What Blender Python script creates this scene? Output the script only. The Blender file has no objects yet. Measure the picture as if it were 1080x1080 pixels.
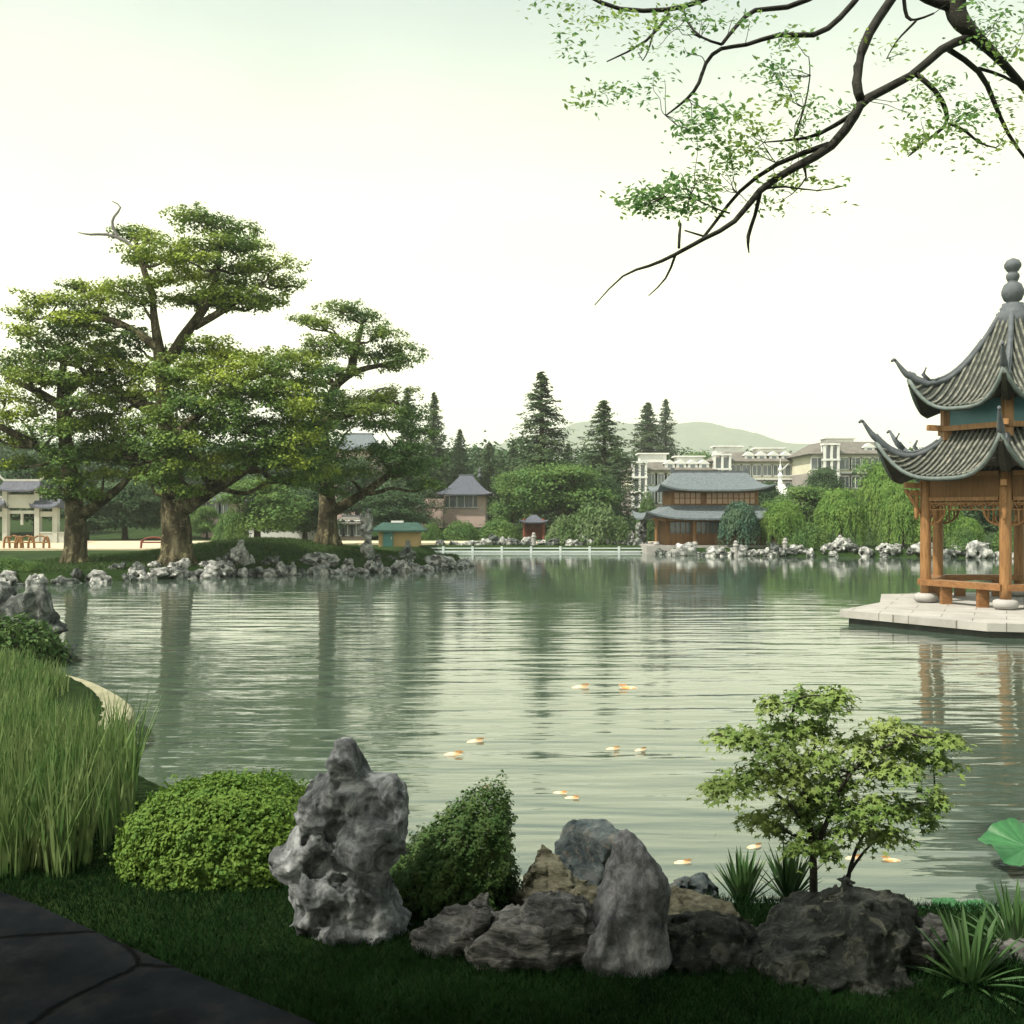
import bpy, math, random
import numpy as np
from mathutils import Vector

SC = bpy.context.scene
COL = SC.collection
R = math.radians
rng = np.random.default_rng(7)
random.seed(7)

# ------------------------------------------------------------------ camera, world, sun
CAM_H = 3.0
cam_d = bpy.data.cameras.new("camera")
cam = bpy.data.objects.new("camera", cam_d)
COL.objects.link(cam)
cam.location = (0, 0, CAM_H)
cam.rotation_euler = (R(90), 0, 0)
cam_d.sensor_width = 36
cam_d.lens = 36
cam_d.clip_start = 0.1
cam_d.clip_end = 6000
SC.camera = cam

TO_SUN = Vector((-0.52, -0.27, 0.81)).normalized()
SUN_EL = math.asin(TO_SUN.z)
SUN_AZ = math.atan2(TO_SUN.x, TO_SUN.y)

world = bpy.data.worlds.new("World")
SC.world = world
world.use_nodes = True
wn, wl = world.node_tree.nodes, world.node_tree.links
wn.clear()
w_out = wn.new("ShaderNodeOutputWorld")
w_bg = wn.new("ShaderNodeBackground"); w_bg.inputs[1].default_value = 0.06
w_bg2 = wn.new("ShaderNodeBackground"); w_bg2.inputs[1].default_value = 1.0
w_add = wn.new("ShaderNodeAddShader")
w_sky = wn.new("ShaderNodeTexSky"); w_sky.sky_type = 'NISHITA'; w_sky.sun_disc = False
w_sky.sun_elevation = SUN_EL; w_sky.sun_rotation = SUN_AZ
w_sky.dust_density = 6.0; w_sky.air_density = 0.6; w_sky.ozone_density = 0.3
# high thin overcast in front of the blue: pale warm towards the horizon, greyer overhead
w_tc = wn.new("ShaderNodeTexCoord"); w_sep = wn.new("ShaderNodeSeparateXYZ")
w_ramp = wn.new("ShaderNodeValToRGB")
er = w_ramp.color_ramp.elements
er[0].position = 0.0; er[0].color = (1.35, 1.34, 1.14, 1)
er[1].position = 1.0; er[1].color = (0.14, 0.18, 0.17, 1)
for p, c in ((0.12, (1.25, 1.23, 0.80)), (0.24, (0.98, 0.98, 0.575)), (0.34, (0.66, 0.695, 0.475)), (0.455, (0.36, 0.43, 0.36)), (0.7, (0.20, 0.25, 0.23))):
    e = er.new(p); e.color = (*c, 1)
wl.new(w_tc.outputs["Generated"], w_sep.inputs[0])
wl.new(w_sep.outputs["Z"], w_ramp.inputs[0])
w_n = wn.new("ShaderNodeTexNoise"); w_n.inputs["Scale"].default_value = 2.2; w_n.inputs["Detail"].default_value = 5; w_n.inputs["Distortion"].default_value = 0.6
w_map = wn.new("ShaderNodeMapping"); w_map.inputs["Scale"].default_value = (1, 1, 2.6)
wl.new(w_tc.outputs["Generated"], w_map.inputs[0]); wl.new(w_map.outputs[0], w_n.inputs["Vector"])
w_mr = wn.new("ShaderNodeMapRange"); w_mr.inputs[1].default_value = 0.3; w_mr.inputs[2].default_value = 0.7; w_mr.inputs[3].default_value = 0.97; w_mr.inputs[4].default_value = 1.20
w_mul = wn.new("ShaderNodeVectorMath"); w_mul.operation = 'SCALE'
wl.new(w_n.outputs["Fac"], w_mr.inputs[0]); wl.new(w_ramp.outputs[0], w_mul.inputs[0]); wl.new(w_mr.outputs[0], w_mul.inputs["Scale"])
wl.new(w_mul.outputs[0], w_bg2.inputs[0])
wl.new(w_sky.outputs[0], w_bg.inputs[0])
wl.new(w_bg.outputs[0], w_add.inputs[0]); wl.new(w_bg2.outputs[0], w_add.inputs[1])
wl.new(w_add.outputs[0], w_out.inputs[0])

sun_d = bpy.data.lights.new("sun", 'SUN')
sun_d.energy = 5.0; sun_d.angle = R(1.5); sun_d.color = (1.0, 0.93, 0.78)
sun = bpy.data.objects.new("sun", sun_d)
COL.objects.link(sun)
sun.rotation_euler = TO_SUN.to_track_quat('Z', 'Y').to_euler()
sun.location = (-30, -20, 60)

SC.view_settings.view_transform = 'Standard'
SC.view_settings.look = 'None'
SC.view_settings.exposure = 0.45
SC.view_settings.gamma = 1.0
SC.render.engine = 'CYCLES'
SC.cycles.use_denoising = True
SC.cycles.max_bounces = 6
SC.cycles.diffuse_bounces = 2
SC.cycles.glossy_bounces = 3
SC.cycles.transmission_bounces = 3
SC.cycles.volume_bounces = 1
SC.cycles.caustics_reflective = False
SC.cycles.caustics_refractive = False

# ------------------------------------------------------------------ helpers
def P(px, py, d):
    """point seen at photograph position px, py at the distance d"""
    return np.array(((px - 540) / 1080 * d, d, CAM_H - (py - 540) / 1080 * d))

def hash01(ix, iy, iz, seed):
    h = (ix.astype(np.int64) * 374761393 + iy.astype(np.int64) * 668265263 + iz.astype(np.int64) * 2147483647 + seed * 144665) & 0xFFFFFFFF
    h = ((h ^ (h >> 13)) * 1274126177) & 0xFFFFFFFF
    h = ((h ^ (h >> 16)) * 2246822519) & 0xFFFFFFFF
    return ((h ^ (h >> 15)) & 0xFFFFFF) / float(0xFFFFFF)

def noise3(p, seed=0):
    p = np.asarray(p, float)
    i = np.floor(p); f = p - i
    u = f * f * f * (f * (f * 6 - 15) + 10)
    x, y, z = i[..., 0], i[..., 1], i[..., 2]
    r = 0
    for dx in (0, 1):
        for dy in (0, 1):
            for dz in (0, 1):
                w = (u[..., 0] if dx else 1 - u[..., 0]) * (u[..., 1] if dy else 1 - u[..., 1]) * (u[..., 2] if dz else 1 - u[..., 2])
                r = r + w * hash01(x + dx, y + dy, z + dz, seed)
    return r * 2 - 1

def fbm(p, oct=4, seed=0, ridge=False):
    r, a, t = 0, 1.0, 0
    p = np.asarray(p, float)
    for k in range(oct):
        n = noise3(p, seed + k * 17)
        if ridge: n = 1 - 2 * np.abs(n)
        r = r + a * n; t += a
        a *= 0.5; p = p * 2.03 + 13.7
    return r / t

class MB:
    def __init__(s): s.v = []; s.f = {}; s.n = 0
    def add(s, V, F, mi=0):
        V = np.asarray(V, float).reshape(-1, 3)
        if isinstance(F, np.ndarray): F = [F]
        for fa in F:
            if len(fa) == 0: continue
            fa = np.asarray(fa, np.int64)
            if fa.ndim == 1: fa = fa[None]
            s.f.setdefault((fa.shape[1], mi), []).append(fa + s.n)
        s.v.append(V); s.n += len(V)
        return s
    def box(s, c, size, rz=0.0, mi=0, taper=1.0):
        hx, hy, hz = (q / 2 for q in size)
        V = np.array([(-hx, -hy, -hz), (hx, -hy, -hz), (hx, hy, -hz), (-hx, hy, -hz),
                      (-hx * taper, -hy * taper, hz), (hx * taper, -hy * taper, hz), (hx * taper, hy * taper, hz), (-hx * taper, hy * taper, hz)])
        if rz:
            ca, sa = math.cos(rz), math.sin(rz)
            V = np.stack((V[:, 0] * ca - V[:, 1] * sa, V[:, 0] * sa + V[:, 1] * ca, V[:, 2]), 1)
        return s.add(V + np.asarray(c, float), np.array([(0, 3, 2, 1), (4, 5, 6, 7), (0, 1, 5, 4), (1, 2, 6, 5), (2, 3, 7, 6), (3, 0, 4, 7)]), mi)
    def beam(s, a, b, w, h, mi=0):
        """square bar from a to b"""
        a, b = np.asarray(a, float), np.asarray(b, float)
        d = b - a; d = d / np.linalg.norm(d)
        up = np.array((0, 0, 1.0)) if abs(d[2]) < 0.95 else np.array((0, 1.0, 0))
        r = np.cross(d, up); r /= np.linalg.norm(r); u = np.cross(r, d)
        V = [p + r * sx * w / 2 + u * sz * h / 2 for p in (a, b) for sx, sz in ((-1, -1), (1, -1), (1, 1), (-1, 1))]
        return s.add(V, np.array([(0, 1, 2, 3), (7, 6, 5, 4), (0, 4, 5, 1), (1, 5, 6, 2), (2, 6, 7, 3), (3, 7, 4, 0)]), mi)
    def tube(s, pts, rad, n=8, smooth=1, mi=0, wob=0.0, seed=0):
        pts = np.asarray(pts, float); rad = np.asarray(rad, float)
        if rad.ndim == 0: rad = np.full(len(pts), float(rad))
        for _ in range(smooth):
            if len(pts) > 2:
                q = np.empty((2 * len(pts) - 1, 3)); rr = np.empty(len(q))
                q[0::2] = pts; q[1::2] = (pts[1:] + pts[:-1]) / 2
                rr[0::2] = rad; rr[1::2] = (rad[1:] + rad[:-1]) / 2
                k = q.copy(); k[1:-1] = q[1:-1] * 0.5 + (q[2:] + q[:-2]) * 0.25
                pts, rad = k, rr
        m = len(pts)
        t = np.gradient(pts, axis=0); t /= np.maximum(np.linalg.norm(t, axis=1, keepdims=True), 1e-9)
        ref = np.array((0.3, 0.2, 1.0)) if abs(t[0][2]) < 0.8 else np.array((1.0, 0.1, 0.1))
        r = np.cross(t, ref); r /= np.maximum(np.linalg.norm(r, axis=1, keepdims=True), 1e-9)
        u = np.cross(r, t)
        a = np.arange(n) / n * 2 * math.pi
        V = pts[:, None] + (r[:, None] * np.cos(a)[None, :, None] + u[:, None] * np.sin(a)[None, :, None]) * rad[:, None, None]
        if wob:
            V = V + fbm(V * 1.3, 3, seed)[..., None] * wob * rad[:, None, None] * (V - pts[:, None]) / np.maximum(rad[:, None, None], 1e-6)
        V = V.reshape(-1, 3)
        i = np.arange(m - 1)[:, None] * n; j = np.arange(n)[None]; j2 = (j + 1) % n
        F = np.stack((i + j, i + j2, i + n + j2, i + n + j), -1).reshape(-1, 4)
        return s.add(V, [F, np.arange(n)[::-1].copy(), np.arange(n) + (m - 1) * n], mi)
    def lathe(s, prof, c=(0, 0, 0), n=20, mi=0):
        prof = np.asarray(prof, float); a = np.arange(n) / n * 2 * math.pi
        V = np.stack((prof[:, None, 0] * np.cos(a), prof[:, None, 0] * np.sin(a), np.repeat(prof[:, 1:2], n, 1)), -1).reshape(-1, 3) + np.asarray(c, float)
        m = len(prof)
        i = np.arange(m - 1)[:, None] * n; j = np.arange(n)[None]; j2 = (j + 1) % n
        F = np.stack((i + j, i + j2, i + n + j2, i + n + j), -1).reshape(-1, 4)
        return s.add(V, [F, np.arange(n)[::-1].copy(), np.arange(n) + (m - 1) * n], mi)
    def grid(s, G, mi=0, flip=False):
        G = np.asarray(G, float); a, b = G.shape[:2]
        i = np.arange(a - 1)[:, None] * b; j = np.arange(b - 1)[None]
        F = np.stack((i + j, i + j + 1, i + b + j + 1, i + b + j), -1).reshape(-1, 4)
        if flip: F = F[:, ::-1]
        return s.add(G, F, mi)
    def prism(s, poly, z0, z1, mi=0):
        poly = np.asarray(poly, float); n = len(poly)
        V = np.concatenate((np.c_[poly, np.full(n, z0)], np.c_[poly, np.full(n, z1)]))
        j = np.arange(n); j2 = (j + 1) % n
        return s.add(V, [np.stack((j, j2, n + j2, n + j), -1), j[::-1].copy(), n + j], mi)
    def build(s, name, mats, parent=None, smooth=False, loc=None):
        V = np.concatenate(s.v) if s.v else np.zeros((0, 3))
        me = bpy.data.meshes.new(name)
        me.vertices.add(len(V)); me.vertices.foreach_set("co", V.astype(np.float32).ravel())
        idx, start, tot, mi = [], [], [], []
        st = 0
        for (k, m), L in s.f.items():
            fa = np.concatenate(L)
            idx.append(fa.ravel()); start.append(st + np.arange(len(fa)) * k); tot.append(np.full(len(fa), k)); mi.append(np.full(len(fa), m))
            st += fa.size
        idx = np.concatenate(idx); start = np.concatenate(start); mi = np.concatenate(mi)
        me.loops.add(len(idx)); me.loops.foreach_set("vertex_index", idx.astype(np.int32))
        me.polygons.add(len(start)); me.polygons.foreach_set("loop_start", start.astype(np.int32))
        me.polygons.foreach_set("material_index", mi.astype(np.int32))
        me.polygons.foreach_set("use_smooth", np.full(len(start), bool(smooth)))
        me.update(calc_edges=True); me.validate()
        for m in (mats if isinstance(mats, (list, tuple)) else [mats]): me.materials.append(m)
        o = bpy.data.objects.new(name, me)
        COL.objects.link(o)
        if parent is not None: o.parent = parent
        if loc is not None: o.location = loc
        return o

def tag(o, label, cat, group=None):
    o["label"] = label; o["category"] = cat
    if group: o["group"] = group
    return o

def thing(name, label, cat, loc=(0, 0, 0), rz=0.0, group=None):
    o = bpy.data.objects.new(name, None); COL.objects.link(o)
    o.location = loc; o.rotation_euler = (0, 0, rz); o.empty_display_size = 0.3
    return tag(o, label, cat, group)

def copy_tree(o, label, loc, rz=0.0, scale=(1, 1, 1), group=None):
    c = o.copy(); COL.objects.link(c)
    c.location = loc; c.rotation_euler = (0, 0, rz); c.scale = scale
    c["label"] = label
    if group: c["group"] = group
    for ch in o.children:
        k = ch.copy(); COL.objects.link(k); k.parent = c
        for g in ch.children:
            q = g.copy(); COL.objects.link(q); q.parent = k
    return c

def structure(o): o["kind"] = "structure"; return o
def stuff(o): o["kind"] = "stuff"; return o

# ------------------------------------------------------------------ materials
def newmat(name):
    m = bpy.data.materials.new(name); m.use_nodes = True
    nt = m.node_tree; nt.nodes.clear()
    out = nt.nodes.new("ShaderNodeOutputMaterial")
    b = nt.nodes.new("ShaderNodeBsdfPrincipled")
    nt.links.new(b.outputs[0], out.inputs[0])
    return m, nt, b, out

def ramp(nt, src, stops):
    r = nt.nodes.new("ShaderNodeValToRGB")
    e = r.color_ramp.elements
    e[0].position, e[0].color = stops[0][0], (*stops[0][1], 1)
    e[1].position, e[1].color = stops[-1][0], (*stops[-1][1], 1)
    for p, c in stops[1:-1]:
        q = e.new(p); q.color = (*c, 1)
    nt.links.new(src, r.inputs[0])
    return r.outputs[0]

def coords(nt, scale=(1, 1, 1), kind="Object", rot=(0, 0, 0)):
    tc = nt.nodes.new("ShaderNodeTexCoord"); mp = nt.nodes.new("ShaderNodeMapping")
    mp.inputs["Scale"].default_value = scale; mp.inputs["Rotation"].default_value = rot
    nt.links.new(tc.outputs[kind], mp.inputs[0])
    return mp.outputs[0]

def noise(nt, vec, scale, detail=5, rough=0.6, dist=0.0):
    n = nt.nodes.new("ShaderNodeTexNoise")
    n.inputs["Scale"].default_value = scale; n.inputs["Detail"].default_value = detail
    n.inputs["Roughness"].default_value = rough; n.inputs["Distortion"].default_value = dist
    nt.links.new(vec, n.inputs["Vector"])
    return n.outputs["Fac"]

def mixc(nt, f, a, b, mode='MIX'):
    m = nt.nodes.new("ShaderNodeMix"); m.data_type = 'RGBA'; m.blend_type = mode
    for sock, v in ((m.inputs[0], f), (m.inputs[6], a), (m.inputs[7], b)):
        if isinstance(v, (int, float)): sock.default_value = v
        elif isinstance(v, tuple): sock.default_value = (*v, 1)
        else: nt.links.new(v, sock)
    return m.outputs[2]

def bump(nt, b, h, strength=0.5, dist=0.05):
    k = nt.nodes.new("ShaderNodeBump"); k.inputs["Strength"].default_value = strength; k.inputs["Distance"].default_value = dist
    nt.links.new(h, k.inputs["Height"]); nt.links.new(k.outputs[0], b.inputs["Normal"])
    return k

def surf(name, stops, scale=2.0, rough=0.8, stretch=(1, 1, 1), bmp=0.4, bscale=None, bdist=0.03, detail=6, dist=0.0, spec=0.3):
    """a solid surface whose colour wanders along a ramp"""
    m, nt, b, out = newmat(name)
    v = coords(nt, stretch)
    n = noise(nt, v, scale, detail, 0.65, dist)
    nt.links.new(ramp(nt, n, stops), b.inputs["Base Color"])
    b.inputs["Roughness"].default_value = rough
    b.inputs["Specular IOR Level"].default_value = spec
    if bmp:
        n2 = noise(nt, v, bscale or scale * 4, 6, 0.7)
        bump(nt, b, n2, bmp, bdist)
    return m

def leafmat(name, c1, c2, clump=None, cscale=0.5, trans=0.3, rough=0.6, spec=0.15, autumn=None):
    m, nt, b, out = newmat(name)
    g = nt.nodes.new("ShaderNodeNewGeometry")
    col = mixc(nt, g.outputs["Random Per Island"], c1, c2)
    if clump:
        n = noise(nt, coords(nt), cscale, 3, 0.5)
        rr = ramp(nt, n, [(0.42, (0, 0, 0)), (0.62, (1, 1, 1))])
        col = mixc(nt, rr, col, mixc(nt, g.outputs["Random Per Island"], clump, tuple(q * 0.75 for q in clump)))
    nt.links.new(col, b.inputs["Base Color"])
    b.inputs["Roughness"].default_value = rough; b.inputs["Specular IOR Level"].default_value = spec
    t = nt.nodes.new("ShaderNodeBsdfTranslucent"); nt.links.new(col, t.inputs[0])
    ms = nt.nodes.new("ShaderNodeMixShader"); ms.inputs[0].default_value = trans
    nt.links.new(b.outputs[0], ms.inputs[1]); nt.links.new(t.outputs[0], ms.inputs[2])
    nt.links.new(ms.outputs[0], out.inputs[0])
    return m

def stonemat(name, dark, mid, light, scale=3.0, vein=None, vscale=(1, 1, 1), bmp=0.8, lichen=None, pits=True, bdist=0.09, rot=(0, 0, 0)):
    m, nt, b, out = newmat(name)
    v = coords(nt, (1, 1, 1)); vs = coords(nt, vscale, rot=rot)
    n = noise(nt, vs, scale, 9, 0.68, 0.6)
    col = ramp(nt, n, [(0.35, dark), (0.5, mid), (0.64, light)])
    n2 = noise(nt, v, scale * 7, 5, 0.7)
    col = mixc(nt, 0.5, col, ramp(nt, n2, [(0.35, tuple(q * 0.5 for q in mid)), (0.65, light)]), 'SOFT_LIGHT')
    if lichen:
        n3 = noise(nt, v, scale * 1.7, 6, 0.7, 1.0)
        col = mixc(nt, ramp(nt, n3, [(0.56, (0, 0, 0)), (0.66, (1, 1, 1))]), col, lichen)
    nt.links.new(col, b.inputs["Base Color"])
    b.inputs["Roughness"].default_value = 0.9; b.inputs["Specular IOR Level"].default_value = 0.12
    h = noise(nt, vs, scale * 3, 9, 0.75, 0.5)
    bump(nt, b, h, bmp, bdist)
    return m

# leaves
L_BIG = leafmat("leaf_ancient_tree", (0.055, 0.120, 0.036), (0.135, 0.220, 0.046), (0.330, 0.415, 0.058), 0.25, trans=0.16)
L_BIGD = leafmat("leaf_ancient_tree_cool", (0.055, 0.125, 0.050), (0.115, 0.205, 0.055), (0.230, 0.310, 0.060), 0.3, trans=0.18)
L_CON = leafmat("leaf_conifer", (0.045, 0.085, 0.045), (0.075, 0.125, 0.055), (0.095, 0.145, 0.060), 0.5, trans=0.2)
L_BROAD = leafmat("leaf_broad", (0.065, 0.140, 0.045), (0.110, 0.205, 0.060), (0.155, 0.255, 0.070), 0.45)
L_BROAD2 = leafmat("leaf_broad_dark", (0.040, 0.085, 0.045), (0.060, 0.120, 0.050), (0.085, 0.145, 0.065), 0.4)
L_WIL = leafmat("leaf_willow", (0.110, 0.215, 0.050), (0.170, 0.300, 0.070), (0.215, 0.345, 0.085), 0.6, trans=0.35)
L_WILB = leafmat("leaf_willow_bluish", (0.055, 0.125, 0.095), (0.090, 0.170, 0.115), (0.12, 0.20, 0.12), 0.6, trans=0.3)
L_SHR = leafmat("leaf_shrub", (0.085, 0.155, 0.055), (0.125, 0.205, 0.075), (0.18, 0.26, 0.12), 0.8)
L_BUSH = leafmat("leaf_clipped_bush", (0.070, 0.150, 0.028), (0.135, 0.235, 0.040), (0.15, 0.25, 0.042), 7.0, trans=0.25)
L_CONE = leafmat("leaf_dark_bush", (0.040, 0.095, 0.028), (0.070, 0.135, 0.038), (0.10, 0.165, 0.05), 8.0, trans=0.2)
L_MAP = leafmat("leaf_maple", (0.085, 0.165, 0.036), (0.175, 0.265, 0.062), (0.26, 0.345, 0.095), 2.2, trans=0.22, spec=0.3)
L_BR = leafmat("leaf_branch", (0.10, 0.24, 0.09), (0.20, 0.34, 0.09), (0.32, 0.44, 0.10), 1.3, trans=0.62)
L_CAN = leafmat("leaf_shade_canopy", (0.060, 0.120, 0.035), (0.100, 0.160, 0.045), trans=0.2)
L_GRASS = leafmat("blade_grass", (0.004, 0.017, 0.005), (0.010, 0.032, 0.009), (0.015, 0.045, 0.012), 1.2, trans=0.1, spec=0.02)  # near-black green: the foreground shade is put into the blade colour
L_REED = leafmat("blade_reed", (0.040, 0.105, 0.028), (0.125, 0.220, 0.065), (0.22, 0.29, 0.115), 2.5, trans=0.3)
L_AGA = leafmat("blade_agave", (0.045, 0.105, 0.035), (0.075, 0.150, 0.050), trans=0.12, rough=0.4, spec=0.5)
L_LOT = surf("leaf_lotus", [(0.3, (0.020, 0.095, 0.035)), (0.7, (0.050, 0.175, 0.060))], 5, 0.45, bmp=0.2)
BARK_BIG = stonemat("bark_ancient", (0.022, 0.019, 0.013), (0.095, 0.084, 0.056), (0.25, 0.23, 0.16), 1.6, vscale=(1, 1, 0.5), bmp=1.0, bdist=0.12, lichen=(0.27, 0.25, 0.14))
BARK = surf("bark_brown", [(0.3, (0.03, 0.024, 0.018)), (0.7, (0.10, 0.08, 0.06))], 5, 0.9, (1, 1, 0.2), 0.8)
BARK_DK = surf("bark_dark", [(0.3, (0.012, 0.012, 0.010)), (0.7, (0.05, 0.048, 0.038))], 9, 0.8, (1, 1, 1), 0.8, bdist=0.02)  # very dark brown bark, tone varied by noise
# stone
ST_BANK = stonemat("stone_bank", (0.035, 0.04, 0.04), (0.30, 0.31, 0.305), (0.68, 0.68, 0.66), 2.8, bmp=1.0)
ST_BANKD = stonemat("stone_bank_dark", (0.02, 0.025, 0.025), (0.13, 0.145, 0.14), (0.42, 0.43, 0.41), 2.6, bmp=1.0)
ST_TAIHU = stonemat("stone_scholar", (0.055, 0.060, 0.064), (0.20, 0.212, 0.222), (0.48, 0.50, 0.52), 6.0, bmp=1.0, bdist=0.03)
ST_STREAK = stonemat("stone_streaked", (0.042, 0.044, 0.043), (0.185, 0.188, 0.186), (0.42, 0.42, 0.41), 4.0, vscale=(1.2, 1.2, 6), bmp=0.9, rot=(0, 0.5, 0))
ST_CREAM = stonemat("stone_cream", (0.085, 0.085, 0.065), (0.24, 0.235, 0.18), (0.38, 0.37, 0.30), 5.0, vscale=(1, 1, 4), bmp=0.8, rot=(0, 0.3, 0))
ST_BLUE = stonemat("stone_bluish", (0.055, 0.075, 0.085), (0.12, 0.15, 0.16), (0.24, 0.26, 0.26), 5.0, bmp=0.7, lichen=(0.20, 0.175, 0.15))
ST_GREY = stonemat("stone_grey", (0.065, 0.068, 0.074), (0.215, 0.222, 0.235), (0.44, 0.45, 0.47), 5.0, vscale=(1.5, 1.2, 0.8), bmp=0.9)
ST_DARK = stonemat("stone_dark", (0.018, 0.022, 0.021), (0.075, 0.085, 0.080), (0.20, 0.21, 0.195), 6.0, bmp=1.0, lichen=(0.17, 0.18, 0.14))
GATE = surf("render_gate", [(0.3, (0.34, 0.35, 0.32)), (0.7, (0.48, 0.49, 0.45))], 1.0, 0.8, bmp=0.1)
ST_WHITE = surf("stone_pale_slab", [(0.3, (0.27, 0.265, 0.26)), (0.7, (0.40, 0.39, 0.375))], 1.5, 0.7, bmp=0.2)
ST_BASE = surf("stone_underwater_base", [(0.3, (0.05, 0.06, 0.06)), (0.7, (0.12, 0.13, 0.12))], 2, 0.8)
ST_SLAB, _nt, _b, _o = newmat("stone_slab_blocks")
_v = coords(_nt, (1, 1, 1), rot=(0, 0, 0.45))
_br = _nt.nodes.new("ShaderNodeTexBrick"); _br.inputs["Scale"].default_value = 1.0; _br.inputs["Mortar Size"].default_value = 0.012; _br.inputs["Brick Width"].default_value = 1.5; _br.inputs["Row Height"].default_value = 0.8
_br.inputs["Color1"].default_value = (0.36, 0.35, 0.335, 1); _br.inputs["Color2"].default_value = (0.42, 0.41, 0.39, 1); _br.inputs["Mortar"].default_value = (0.16, 0.16, 0.15, 1)
_nt.links.new(_v, _br.inputs["Vector"])
_c = mixc(_nt, 0.75, _br.outputs["Color"], ramp(_nt, noise(_nt, _v, 1.4, 8, 0.7), [(0.3, (0.62, 0.62, 0.58)), (0.6, (1, 1, 1))]), 'MULTIPLY')
_nt.links.new(_c, _b.inputs["Base Color"]); _b.inputs["Roughness"].default_value = 0.75; _b.inputs["Specular IOR Level"].default_value = 0.2
bump(_nt, _b, noise(_nt, _v, 12, 6, 0.7), 0.3, 0.01)
ST_KERB = surf("stone_kerb", [(0.3, (0.19, 0.19, 0.12)), (0.7, (0.34, 0.335, 0.22))], 3, 0.8, bmp=0.4)
# timber, paint, tiles
WOOD = surf("timber_orange", [(0.25, (0.085, 0.044, 0.018)), (0.45, (0.235, 0.118, 0.043)), (0.75, (0.36, 0.195, 0.078))], 3.0, 0.5, (6, 6, 0.7), 0.3, bdist=0.01, spec=0.4)
WOOD_B = surf("timber_bench", [(0.3, (0.14, 0.066, 0.026)), (0.7, (0.30, 0.150, 0.060))], 3.0, 0.5, (2, 2, 6), 0.3, bdist=0.01)
WOOD_DK = surf("timber_board", [(0.3, (0.10, 0.050, 0.020)), (0.7, (0.22, 0.115, 0.045))], 3.0, 0.7, (7, 7, 0.5), 0.3, bdist=0.01)
WOOD_HALL = surf("timber_hall", [(0.3, (0.125, 0.060, 0.024)), (0.7, (0.27, 0.140, 0.056))], 1.5, 0.6, (4, 4, 0.5), 0.2)
WOOD_RED = surf("timber_red", [(0.3, (0.13, 0.035, 0.025)), (0.7, (0.25, 0.08, 0.05))], 2.5, 0.7)
PAN_BLUE = surf("panel_teal", [(0.3, (0.045, 0.150, 0.185)), (0.7, (0.085, 0.22, 0.25))], 1.0, 0.4, bmp=0.1)
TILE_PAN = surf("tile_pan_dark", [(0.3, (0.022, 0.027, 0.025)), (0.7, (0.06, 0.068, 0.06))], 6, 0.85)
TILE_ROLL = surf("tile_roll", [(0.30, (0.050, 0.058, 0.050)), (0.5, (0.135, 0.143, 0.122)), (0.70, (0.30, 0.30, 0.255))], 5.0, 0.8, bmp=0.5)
RIDGE = surf("tile_ridge", [(0.3, (0.060, 0.072, 0.085)), (0.7, (0.125, 0.14, 0.155))], 4, 0.7, bmp=0.4)
EAVE = surf("eave_band", [(0.3, (0.085, 0.115, 0.11)), (0.7, (0.17, 0.20, 0.19))], 6, 0.7)
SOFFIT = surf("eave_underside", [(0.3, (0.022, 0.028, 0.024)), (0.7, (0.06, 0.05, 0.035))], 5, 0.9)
TILE_HALL = surf("tile_blue_grey", [(0.3, (0.075, 0.095, 0.11)), (0.7, (0.17, 0.20, 0.215))], 1.2, 0.7, (5, 5, 1), 0.4)
TILE_SLATE = surf("tile_slate", [(0.3, (0.055, 0.062, 0.085)), (0.7, (0.11, 0.12, 0.15))], 1.0, 0.7, (4, 4, 1), 0.4)
TILE_BROWN = surf("tile_brown_grey", [(0.3, (0.10, 0.095, 0.085)), (0.7, (0.19, 0.18, 0.16))], 0.8, 0.8)
TILE_GREEN = surf("tile_green", [(0.3, (0.016, 0.048, 0.038)), (0.7, (0.034, 0.085, 0.066))], 1.5, 0.6)
WHITE = surf("paint_white", [(0.3, (0.62, 0.64, 0.62)), (0.7, (0.78, 0.79, 0.76))], 1.0, 0.6, bmp=0.1)
CREAM = surf("render_cream", [(0.3, (0.50, 0.49, 0.38)), (0.7, (0.64, 0.63, 0.50))], 0.3, 0.8, bmp=0.1)
PINK = surf("render_pink", [(0.3, (0.46, 0.34, 0.31)), (0.7, (0.60, 0.47, 0.43))], 0.4, 0.8, bmp=0.1)
GREYW = surf("render_grey", [(0.3, (0.24, 0.22, 0.21)), (0.7, (0.34, 0.32, 0.30))], 0.4, 0.8, bmp=0.1)
YELL = surf("render_yellow", [(0.3, (0.34, 0.24, 0.11)), (0.7, (0.45, 0.33, 0.17))], 1.0, 0.8, bmp=0.1)
TEAL = surf("paint_teal", [(0.3, (0.07, 0.21, 0.21)), (0.7, (0.11, 0.28, 0.27))], 2.0, 0.5, bmp=0.1)
GLASS = surf("window_glass", [(0.3, (0.07, 0.09, 0.11)), (0.7, (0.15, 0.18, 0.20))], 0.5, 0.15, bmp=0.0, spec=0.6)
PAPER = surf("window_lattice_paper", [(0.3, (0.38, 0.26, 0.20)), (0.7, (0.52, 0.37, 0.29))], 1.5, 0.7, bmp=0.0)
RAILW = surf("rail_white", [(0.3, (0.50, 0.56, 0.58)), (0.7, (0.66, 0.72, 0.73))], 1.0, 0.5, bmp=0.1)

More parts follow.
